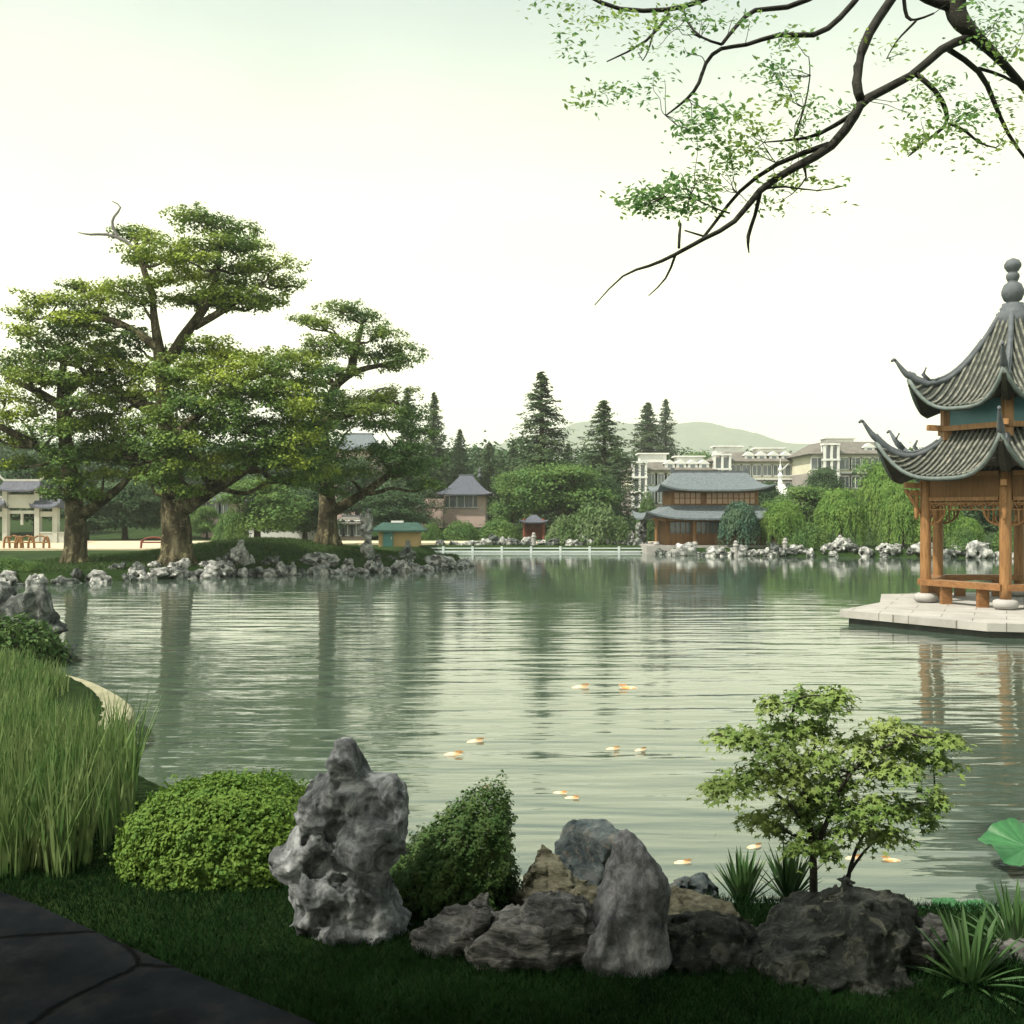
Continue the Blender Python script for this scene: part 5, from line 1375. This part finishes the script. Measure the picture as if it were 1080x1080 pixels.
for px, py, hw, hh in tiers:
    c = mpt(px, py, rng.uniform(-.28, .28))
    k = int(np.linalg.norm(MJ - c, axis=1).argmin())
    limb(tk, MJ[k], c, .007, .003, 0, 4)
    n = int(hw * 8.5); rx, rz = hw * s, hh * s
    off = rng.normal(size=(n, 3)) * np.array((.55 * rx, .55 * rx, .55 * rz))
    off[:, 2] -= .25 * (off[:, 0] ** 2 + off[:, 1] ** 2) / max(rx, .05)
    pos = c + off
    out = off * np.array((1, 1, 0)); out /= np.maximum(np.linalg.norm(out, axis=1, keepdims=True), 1e-6)
    N = np.array((0, 0, 1.0)) + out * .55 + rng.normal(size=(n, 3)) * .38; N /= np.linalg.norm(N, axis=1, keepdims=True)
    T = out + rng.normal(size=(n, 3)) * .4; T -= N * (T * N).sum(1, keepdims=True); T /= np.linalg.norm(T, axis=1, keepdims=True)
    B = np.cross(N, T); sz = .033 * rng.uniform(.7, 1.25, (n, 1, 1))
    ca = (st_r * np.cos(st_a))[None, :, None]; sa = (st_r * np.sin(st_a) * .85)[None, :, None]
    Vv = pos[:, None] + (T[:, None] * ca + B[:, None] * sa - N[:, None] * .25 * ca ** 2) * sz
    Vs.append(Vv.reshape(-1, 3))
Vs = np.concatenate(Vs)
tk.build("trunk", BARK_DK, mp, True)
MB().add(Vs, np.arange(len(Vs)).reshape(-1, 10)).build("crown", L_MAP, mp)

# spiky agave-like plants
def spiky(label, px, base, d, n, length, spread):
    x = (px - 540) / 1080 * d; z = CAM_H + (540 - base) / 1080 * d
    o = thing("spiky_plant", label, "plant", (x, d, z), 0, "spiky plants among the rocks")
    m = MB()
    for k in range(n):
        a = k * 2.399 + rng.uniform(-.2, .2); f = (k + .5) / n
        tilt = spread * (.12 + .9 * f ** 1.3) + rng.uniform(-.08, .08)
        L = length * rng.uniform(.75, 1.1) * (1 - .18 * f); w0 = L * .062
        t = np.linspace(0, 1, 8)
        ang = tilt * (1 + .28 * t ** 2)
        r = np.r_[0, np.cumsum(np.sin(ang[:-1]) * L / 7)]; zz = np.r_[0, np.cumsum(np.cos(ang[:-1]) * L / 7)]
        w = w0 * (.55 + 1.1 * t - 1.64 * t ** 2.2).clip(.02)
        dirv = np.array((math.cos(a), math.sin(a), 0)); side = np.array((-math.sin(a), math.cos(a), 0))
        c = np.outer(r, dirv) + np.outer(zz, (0, 0, 1)) + dirv * .03
        nrm = np.outer(-np.cos(ang), dirv) + np.outer(np.sin(ang), (0, 0, 1))
        g = np.stack((c - side * w[:, None] + nrm * w[:, None] * .5, c, c + side * w[:, None] + nrm * w[:, None] * .5), 1)
        m.grid(g)
    m.build("leaves", L_AGA, o)
    MB().lathe([(.05, -.08), (.06, 0), (.03, .06)], n=8).build("stem", BARK, o)
spiky("spiky green plant left of the maple stems, nearer the cream rock", 783, 955, 6.95, 46, .40, .85)
spiky("spiky green plant right at the maple's main stem", 832, 950, 7.0, 44, .40, .85)
spiky("spiky plant with outspread lower leaves in the lower right grass", 1022, 1040, 5.5, 60, .42, 1.45)
spiky("spiky plant at the right edge beside the lily pads", 1072, 1008, 5.9, 52, .42, 1.2)

# lotus and lily pads
def round_leaf(r, wave, seed, notch=.0, cup=.12, na=160, nr=14):
    a = np.linspace(0, 2 * math.pi, na + 1); q = np.linspace(.02, 1, nr)
    A, Q = np.meshgrid(a, q)
    rr = r * Q * (1 + .06 * np.sin(5 * A + seed))
    z = cup * r * Q ** 2 + wave * r * Q ** 2 * np.sin(4 * A + seed) + .4 * wave * r * Q ** 3 * np.sin(9 * A + 2 * seed)
    z = z + .035 * r * Q ** .5 * np.abs(np.sin(10 * A)) ** .5 - .03 * r * Q ** 6
    return np.stack((rr * np.cos(A), rr * np.sin(A), z), -1)
def lotus(label, px, py, d, r, tilt, seed):
    p = P(px, py, d)
    o = thing("lotus_leaf", label, "lotus", (p[0], p[1], 0))
    lf = MB().grid(round_leaf(r, .10, seed)).build("leaf", L_LOT, o, True)
    lf.location = (0, 0, p[2]); lf.rotation_euler = tilt
    MB().tube([(0, 0, -.4), (.03, 0, p[2] * .5), (0, 0, p[2])], .012, 6, 1).build("stalk", L_LOT, o)
lotus("big bright green lotus leaf raised over the water at the right edge", 1084, 893, 8.5, .36, (R(9), R(-6), 0), 1.0)
for k, (px, py, r, lab) in enumerate(((985, 968, .16, "lily pad farthest from the bank edge, left of the group"), (1008, 966, .17, "middle lily pad behind the spiky plant"), (1036, 964, .18, "lily pad nearest the right edge spiky plant"), (1000, 958, .12, "smallest lily pad, farthest out on the water"))):
    d = 3 * 1080 / (py - 540)
    o = MB().grid(round_leaf(r, .03, k, cup=.06)).build("lily_pad", L_LOT, smooth=True, loc=((px - 540) / 1080 * d, d, .018 + .004 * k))
    tag(o, lab, "lily pad", "lily pads by the bank")

# koi at the surface
m_koi, nt, b, _ = newmat("koi_skin")
n = noise(nt, coords(nt), 9.0, 2, 0.5)
nt.links.new(ramp(nt, n, [(0.40, (0.66, 0.58, 0.42)), (0.52, (0.66, 0.32, 0.10)), (0.62, (0.62, 0.19, 0.05))]), b.inputs["Base Color"]); b.inputs["Roughness"].default_value = .25
def koi_mesh():
    mb = MB(); t = np.linspace(0, 1, 12)
    w = .075 * np.sin(np.clip(t * 1.08 + .05, 0, 1) ** .7 * math.pi) + .008
    y = .03 * np.sin(t * 4)
    a = np.arange(10) / 10 * 2 * math.pi
    G = np.stack(np.broadcast_arrays((t - .5)[:, None] * .42, y[:, None] + w[:, None] * np.cos(a), w[:, None] * .8 * np.sin(a)), -1)
    G = np.concatenate((G, G[:, :1]), 1)
    mb.grid(G)
    e = np.array((.20, y[-1], 0))
    mb.add([e, e + (.12, .03, .04), e + (.09, .01, 0), e + (.12, .02, -.04)], np.array([(0, 1, 2), (0, 2, 3)]))
    mb.add([(-.06, .01, .07), (.08, .02, .06), (.06, .02, .085), (-.02, .015, .09)], np.array([(0, 1, 2, 3)]))
    for sgn in (-1, 1): mb.add([(-.1, sgn * .06, 0), (-.05, sgn * .06, 0), (-.02, sgn * .14, .02)], np.array([(0, 1, 2)]))
    return mb
koi0 = koi_mesh().build("koi_fish", m_koi, smooth=True)
kois = [(617, 725, .2, "left fish of the farthest pale pair"), (658, 725, 2.9, "right fish of the farthest pale pair, brightest"), (506, 782, .3, "upper fish of the pair above the scholar rock"), (483, 796, .0, "lower larger fish of the pair above the scholar rock"), (650, 790, .1, "left fish of the small pair in mid pond"), (679, 791, .5, "right fish of the small pair in mid pond"),
        (515, 831, 1.2, "lone small fish above the dark pointed bush"), (594, 837, -.4, "left fish of the touching pair above the bluish boulder"), (607, 842, -.1, "right fish of the touching pair above the bluish boulder"), (725, 910, .1, "lone orange fish near the left spiky plant"), (800, 893, .4, "fish half hidden by the maple's lower left leaves"), (905, 905, .2, "left fish of the pair right of the maple stems"), (935, 906, 2.8, "right fish of the pair right of the maple stems")]
for k, (px, py, rz, lab) in enumerate(kois):
    d = 3 * 1080 / (py - 540)
    o = koi0 if k == 0 else koi0.copy()
    if k: COL.objects.link(o)
    sc = (1.25 if d > 15 else .95 if d > 11 else .62) * (1 if k not in (4, 5, 6) else .75)
    o.location = ((px - 540) / 1080 * d, d, -.040 * sc); o.rotation_euler = (0, 0, rz); o.scale = (sc,) * 3
    tag(o, "orange and white koi, " + lab, "fish", "koi in the pond")

# stone kerb round the reed bed
kc = smooth_open([(-9.6, 18.6), (-8.2, 17.0), (-6.9, 16.0), (-5.75, 14.5), (-5.12, 13.4), (-5.0, 12.7), (-5.25, 12.1), (-5.9, 11.7), (-6.6, 11.5)], 2)
tn = np.gradient(kc, axis=0); tn /= np.linalg.norm(tn, axis=1, keepdims=True); nr = np.stack((-tn[:, 1], tn[:, 0]), 1)
sec = [(-.34, .0), (-.34, .36), (-.30, .40), (.16, .40), (.2, .37), (.24, -.3)]
G = np.stack([np.c_[kc + nr * a, np.full(len(kc), z)] for a, z in sec], 1)
tag(MB().grid(G).build("stone_kerb", ST_KERB), "pale curved stone kerb at the water's edge behind the reeds", "kerb")

# reeds
def blades(n, xy, h, w, lean, curve, nseg=4, zoff=0.0):
    z0 = H(xy[:, 0], xy[:, 1]) + zoff
    a = rng.uniform(0, 2 * math.pi, n)
    d = np.stack((np.cos(a), np.sin(a), 0 * a), 1); sd = rng.uniform(0, 2 * math.pi, n); side = np.stack((np.cos(sd), np.sin(sd), 0 * sd), 1)
    t = np.linspace(0, 1, nseg + 1)
    base = np.c_[xy, z0]
    c = base[:, None] + d[:, None] * (lean[:, None] * t + curve[:, None] * t ** 2)[..., None] * h[:, None, None]
    c[..., 2] += h[:, None] * (t - .25 * (curve[:, None] * t ** 2))
    ww = (w[:, None] * (1 - t ** 1.6 * .96))[..., None] / 2
    V = np.stack((c - side[:, None] * ww, c + side[:, None] * ww), 2).reshape(-1, 3)
    i = (np.arange(n) * (nseg + 1) * 2)[:, None] + np.arange(nseg)[None] * 2
    F = np.stack((i, i + 1, i + 3, i + 2), -1).reshape(-1, 4)
    return V, F
n = 26000
ry = 7.0 + 10.6 * rng.uniform(0, 1, n) ** 1.2; rx = -rng.uniform(3.0, 11.0, n)
edge = np.interp(ry, [7.0, 8.0, 9.5, 11.0, 12.4, 13.2, 14.5, 16, 17, 18.6], [-2.95, -2.9, -3.45, -4.7, -5.7, -5.95, -6.2, -7.1, -8.2, -9.7])
ok = (rx < edge - .05) & (540 + 1080 * rx / ry > -60)
# keep off the path
pe = np.interp(rx, path_edge[::-1][::1][:, 0] if path_edge[0, 0] > path_edge[-1, 0] else path_edge[:, 0], path_edge[:, 1])
ok &= ry > np.where(rx < -.9, pe, 5) + .18
xy = np.stack((rx, ry), 1)[ok]; n = len(xy)
hh = rng.uniform(.45, .95, n) * np.clip(1.05 - .35 * fbm(np.c_[xy * .8, np.zeros(n)], 2, 4), .5, 1.3) * np.interp(xy[:, 1], [7, 9, 10.2, 11.2, 13, 17], [1.0, .95, .7, .45, .42, .36])
V, F = blades(n, xy, hh, rng.uniform(.012, .034, n), rng.uniform(.0, .16, n), rng.uniform(0, .45, n) ** 1.5, 5)
stuff(MB().add(V, F).build("reeds", L_REED))

# lawn grass
n = 190000
gy_ = 4.6 + 4.2 * rng.uniform(0, 1, n) ** 1.1; gx_ = rng.uniform(-1, 1, n) * gy_ * .56 - .1
sd_ = pond_sd(gx_, gy_)
inp = np.interp(gx_, path_edge[:, 0][np.argsort(path_edge[:, 0])], path_edge[:, 1][np.argsort(path_edge[:, 0])])
ok = (sd_ > .12) & (((gx_ > .5) | (gy_ > inp + .03)))
xy = np.stack((gx_, gy_), 1)[ok]; n = len(xy)
patch = fbm(np.c_[xy * 1.6, np.zeros(n)], 3, 12)
V, F = blades(n, xy, rng.uniform(.025, .065, n) * (1 + .6 * patch), rng.uniform(.003, .007, n), rng.uniform(.1, .5, n), rng.uniform(.1, .6, n), 2)
stuff(MB().add(V, F).build("grass", L_GRASS))

# island and far-bank turf
n = 60000
ix = rng.uniform(-24, -3, n); iy = rng.uniform(42, 60, n)
sd_ = pond_sd(ix, iy); ok = sd_ > .4
xy = np.stack((ix, iy), 1)[ok]; n = len(xy)
V, F = blades(n, xy, rng.uniform(.06, .16, n), rng.uniform(.02, .04, n), rng.uniform(.1, .5, n), rng.uniform(.1, .5, n), 2)
stuff(MB().add(V, F).build("island_grass", leafmat("blade_island", (0.035, 0.075, 0.02), (0.06, 0.11, 0.028), (0.05, 0.09, 0.025), .5, trans=.15)))

# ------------------------------------------------------------------ overhanging tree
BD = 8.0
ot = thing("overhanging_tree", "tree overhead whose dark bare-looking branches reach across the upper right sky", "tree", (6.2, 3.6, .45))
ob = np.array(ot.location)
def bp(px, py, dd=0.0): return P(px, py, BD + dd) - ob
tk = MB(); s = BD / 1080
root = bp(1010, -25)
tk.tube([np.array((0, 0, -.4)), np.array((-.1, .4, 2.5)), np.array((-.5, 1.6, 5.2)), np.array((-1.3, 3.2, 7.6)), root + np.array((.2, -.2, .35)), root], [.34, .26, .2, .15, .085, .075], 10, 2, wob=.1)
BL = [[(1010, -25, 0, 11), (1005, 6, 0, 11), (1012, 22, 0, 9.5), (1030, 42, 0, 6.5), (1058, 68, .1, 4.5), (1085, 98, .2, 4)],
      [(960, -12, 0, 4), (975, 2, 0, 5), (1000, 6, 0, 6)],
      [(1022, 40, 0, 5), (992, 50, -.1, 4.5), (965, 78, -.2, 4), (912, 103, -.3, 4.5), (904, 118, -.3, 5), (876, 155, -.4, 4.6), (836, 176, -.5, 4), (800, 200, -.5, 3.6), (775, 232, -.6, 2.7), (740, 252, -.6, 2.3), (712, 269, -.6, 2.0), (686, 282, -.7, 1.5), (655, 289, -.8, 1.0), (627, 322, -.8, .5)],
      [(950, -15, 0, 5), (925, 20, -.1, 5), (908, 52, -.2, 5), (906, 90, -.3, 5), (908, 106, -.3, 4.6)],
      [(912, -12, .2, 3.4), (885, 20, .2, 3.2), (860, 39, .1, 3), (826, 35, 0, 2.6), (786, 49, 0, 2.2), (762, 47, 0, 2.2), (742, 64, 0, 2.2), (737, 86, -.1, 2), (725, 107, -.1, 1.6), (702, 122, -.1, .8)],
      [(875, -12, .3, 3), (830, 12, .3, 3), (792, 6, .3, 2.6), (774, 26, .2, 2.2), (762, 46, .1, 2)],
      [(765, -12, .4, 3), (740, 2, .4, 2.8), (706, 12, .4, 2.6), (650, 10, .4, 2.4), (618, -6, .4, 2.4)],
      [(706, 14, .4, 2), (682, 42, .4, 1.5), (640, 65, .4, .7)], [(690, 30, .4, 1.2), (684, 55, .4, .9), (678, 64, .4, .5)],
      [(966, 78, -.2, 2.6), (985, 97, -.2, 2.6), (1001, 114, -.1, 2.6), (1000, 132, -.1, 2), (975, 152, -.1, 1.4), (958, 165, -.1, .7)],
      [(1001, 130, -.1, 1.8), (1020, 138, 0, 1.6), (1030, 150, 0, 1.3), (1050, 156, 0, .7)],
      [(1000, 52, 0, 3), (1032, 74, .1, 3), (1044, 104, .1, 2.6), (1066, 142, .2, 2), (1085, 172, .2, 1.6)],
      [(1032, 72, .1, 2), (1060, 80, .2, 1.7), (1085, 96, .3, 1.5)],
      [(900, 120, -.3, 2.6), (862, 145, -.2, 2), (840, 146, -.2, 1.4), (806, 150, -.1, .7)], [(874, 152, -.4, 3), (820, 171, -.3, 2.4), (777, 200, -.3, 2), (760, 230, -.4, 1.8), (742, 250, -.6, 1.6)],
      [(802, 202, -.5, 2.4), (796, 228, -.5, 2), (791, 250, -.5, 2.2), (790, 267, -.5, .6)], [(838, 144, -.2, 1.2), (848, 110, -.1, 1.0), (855, 80, -.1, .7), (853, 60, -.1, .4)],
      [(712, 270, -.6, 1.4), (702, 296, -.6, 1.0), (684, 312, -.6, .4)], [(716, 262, -.6, 1.4), (712, 250, -.6, 1.6), (718, 236, -.5, 1)], [(952, -14, 0, 2.2), (950, 2, 0, 2), (953, 22, 0, 2), (965, 24, 0, 1.4), (985, 14, 0, 1)],
      [(762, 47, 0, 1.6), (740, 40, 0, 1.3), (725, 22, .1, 1), (722, 8, .1, .6)], [(802, 200, -.5, 1.4), (830, 196, -.5, 1), (860, 200, -.5, .6), (890, 196, -.5, .4)], [(845, 172, -.4, 1.4), (850, 188, -.4, 1), (835, 205, -.4, .5)],
      [(745, 250, -.6, 1.2), (722, 243, -.6, .8)], [(966, 22, 0, 1.4), (958, 30, 0, 1.2), (945, 45, 0, .9), (935, 62, 0, .5)], [(770, 225, -.5, 1), (750, 215, -.5, .8), (728, 205, -.5, .6), (700, 208, -.5, .4)]]
BJ = []
for L in BL:
    pts = np.array([bp(a, b_, dd) for a, b_, dd, _ in L]); k = len(pts)
    pts[1:-1] += rng.normal(size=(k - 2, 3)) * .012
    tk.tube(pts, [max(q[3], .5) * s for q in L], 7, 1, wob=.12); BJ += list(pts)
BJ = np.array(BJ)
clus = [(835, 46, 22, 10, 60), (806, 75, 20, 12, 90), (822, 100, 26, 14, 70), (750, 122, 24, 16, 200), (736, 140, 18, 14, 110), (770, 150, 26, 14, 90), (800, 140, 22, 14, 60), (790, 170, 26, 16, 70), (690, 212, 20, 11, 200), (672, 216, 12, 9, 90), (712, 196, 20, 14, 110), (735, 215, 18, 14, 110), (722, 222, 10, 8, 60), (745, 190, 22, 12, 60), (765, 175, 24, 14, 70),
        (830, 182, 24, 12, 60), (850, 120, 26, 14, 60), (880, 110, 14, 14, 30), (840, 155, 28, 10, 70), (880, 194, 20, 5, 25), (870, 218, 10, 3, 8), (800, 215, 14, 10, 30), (820, 208, 16, 8, 30), (958, 148, 18, 14, 70), (985, 88, 26, 8, 60), (970, 105, 20, 12, 40), (1012, 132, 28, 16, 90), (1040, 122, 24, 18, 80), (1035, 152, 24, 8, 40), (1060, 130, 20, 30, 60), (975, 140, 20, 12, 40),
        (645, 92, 18, 10, 50), (612, 106, 8, 10, 30), (690, 84, 14, 6, 20), (660, 100, 24, 8, 30), (690, 110, 30, 8, 20), (592, 42, 18, 12, 40), (604, 60, 14, 6, 20), (580, 5, 22, 8, 30), (610, 12, 20, 8, 30), (650, 20, 40, 12, 60), (700, 25, 40, 16, 90), (735, 18, 30, 16, 80), (690, 48, 34, 10, 60), (762, 22, 24, 14, 50), (790, 20, 16, 8, 20), (1045, 20, 34, 22, 130), (1060, 60, 22, 30, 80), (1030, 8, 30, 10, 60), (912, 40, 14, 10, 20), (945, 52, 18, 8, 20), (940, 60, 12, 6, 14), (1010, 178, 30, 8, 12)]
Cs, Ns = [], []
for px, py, hw, hh, cnt in clus:
    cnt = int(cnt * 1.5)
    cdep = rng.uniform(-.25, .25)
    k = max(1, cnt // 14); sub = np.stack((rng.normal(size=k) * hw * .55 + px, rng.normal(size=k) * hh * .55 + py), 1)
    for sx_, sy_ in sub:
        c = bp(sx_, sy_, -.3 + cdep + rng.normal() * .12)
        q = int(np.linalg.norm(BJ - c, axis=1).argmin())
        if rng.uniform() < .5 and np.linalg.norm(BJ[q] - c) < .45: limb(tk, BJ[q], c, .0035, .0018, .04, 5, wob=.14)
        m = min(14, cnt)
        off = rng.normal(size=(m, 3)) * np.array((.075, .075, .032))
        Cs.append(c + off); Ns.append(np.array((0, -.6, .9)) + rng.normal(size=(m, 3)) * .5)
V, F = leaf_quads(np.concatenate(Cs), np.concatenate(Ns), .052, .5)
br_leaves = MB().add(V, F)
tk.build("trunk", BARK_DK, ot, True)
br_leaves.build("branch_leaves", L_BR, ot)
# its unseen crown, over and behind the viewer, shaped to shade the lawn
shade_crown = MB(); pads = []
for k in range(210):
    x = rng.uniform(-11, 11); y = rng.uniform(-12, 2.2); z = rng.uniform(7.2, 11.5)
    if y > -1 and z < 3 + y * .62 + 2.0: continue
    if k % 3 == 2: y = rng.uniform(-12, -4); z = rng.uniform(3.0, 7.5)  # low pads added behind the viewer to block light from the back
    pads.append((np.array((x, y, z)) - ob, rng.uniform(1.6, 2.4), rng.uniform(1.5, 2.2), rng.uniform(.5, .9)))
pad_leaves(shade_crown, pads, .26, 4.0, .4, 26)
shade_crown.build("crown", L_CAN, ot)

# ------------------------------------------------------------------ haze
m_haze = bpy.data.materials.new("haze_air"); m_haze.use_nodes = True
nt = m_haze.node_tree; nt.nodes.clear()
ho = nt.nodes.new("ShaderNodeOutputMaterial"); hv = nt.nodes.new("ShaderNodeVolumePrincipled")
hv.inputs["Color"].default_value = (0.93, 0.97, 0.93, 1); hv.inputs["Density"].default_value = 0.00036; hv.inputs["Anisotropy"].default_value = 0.2
nt.links.new(hv.outputs[0], ho.inputs["Volume"])
stuff(MB().box((0, 1870, 165), (7700, 3900, 338)).build("haze", m_haze))
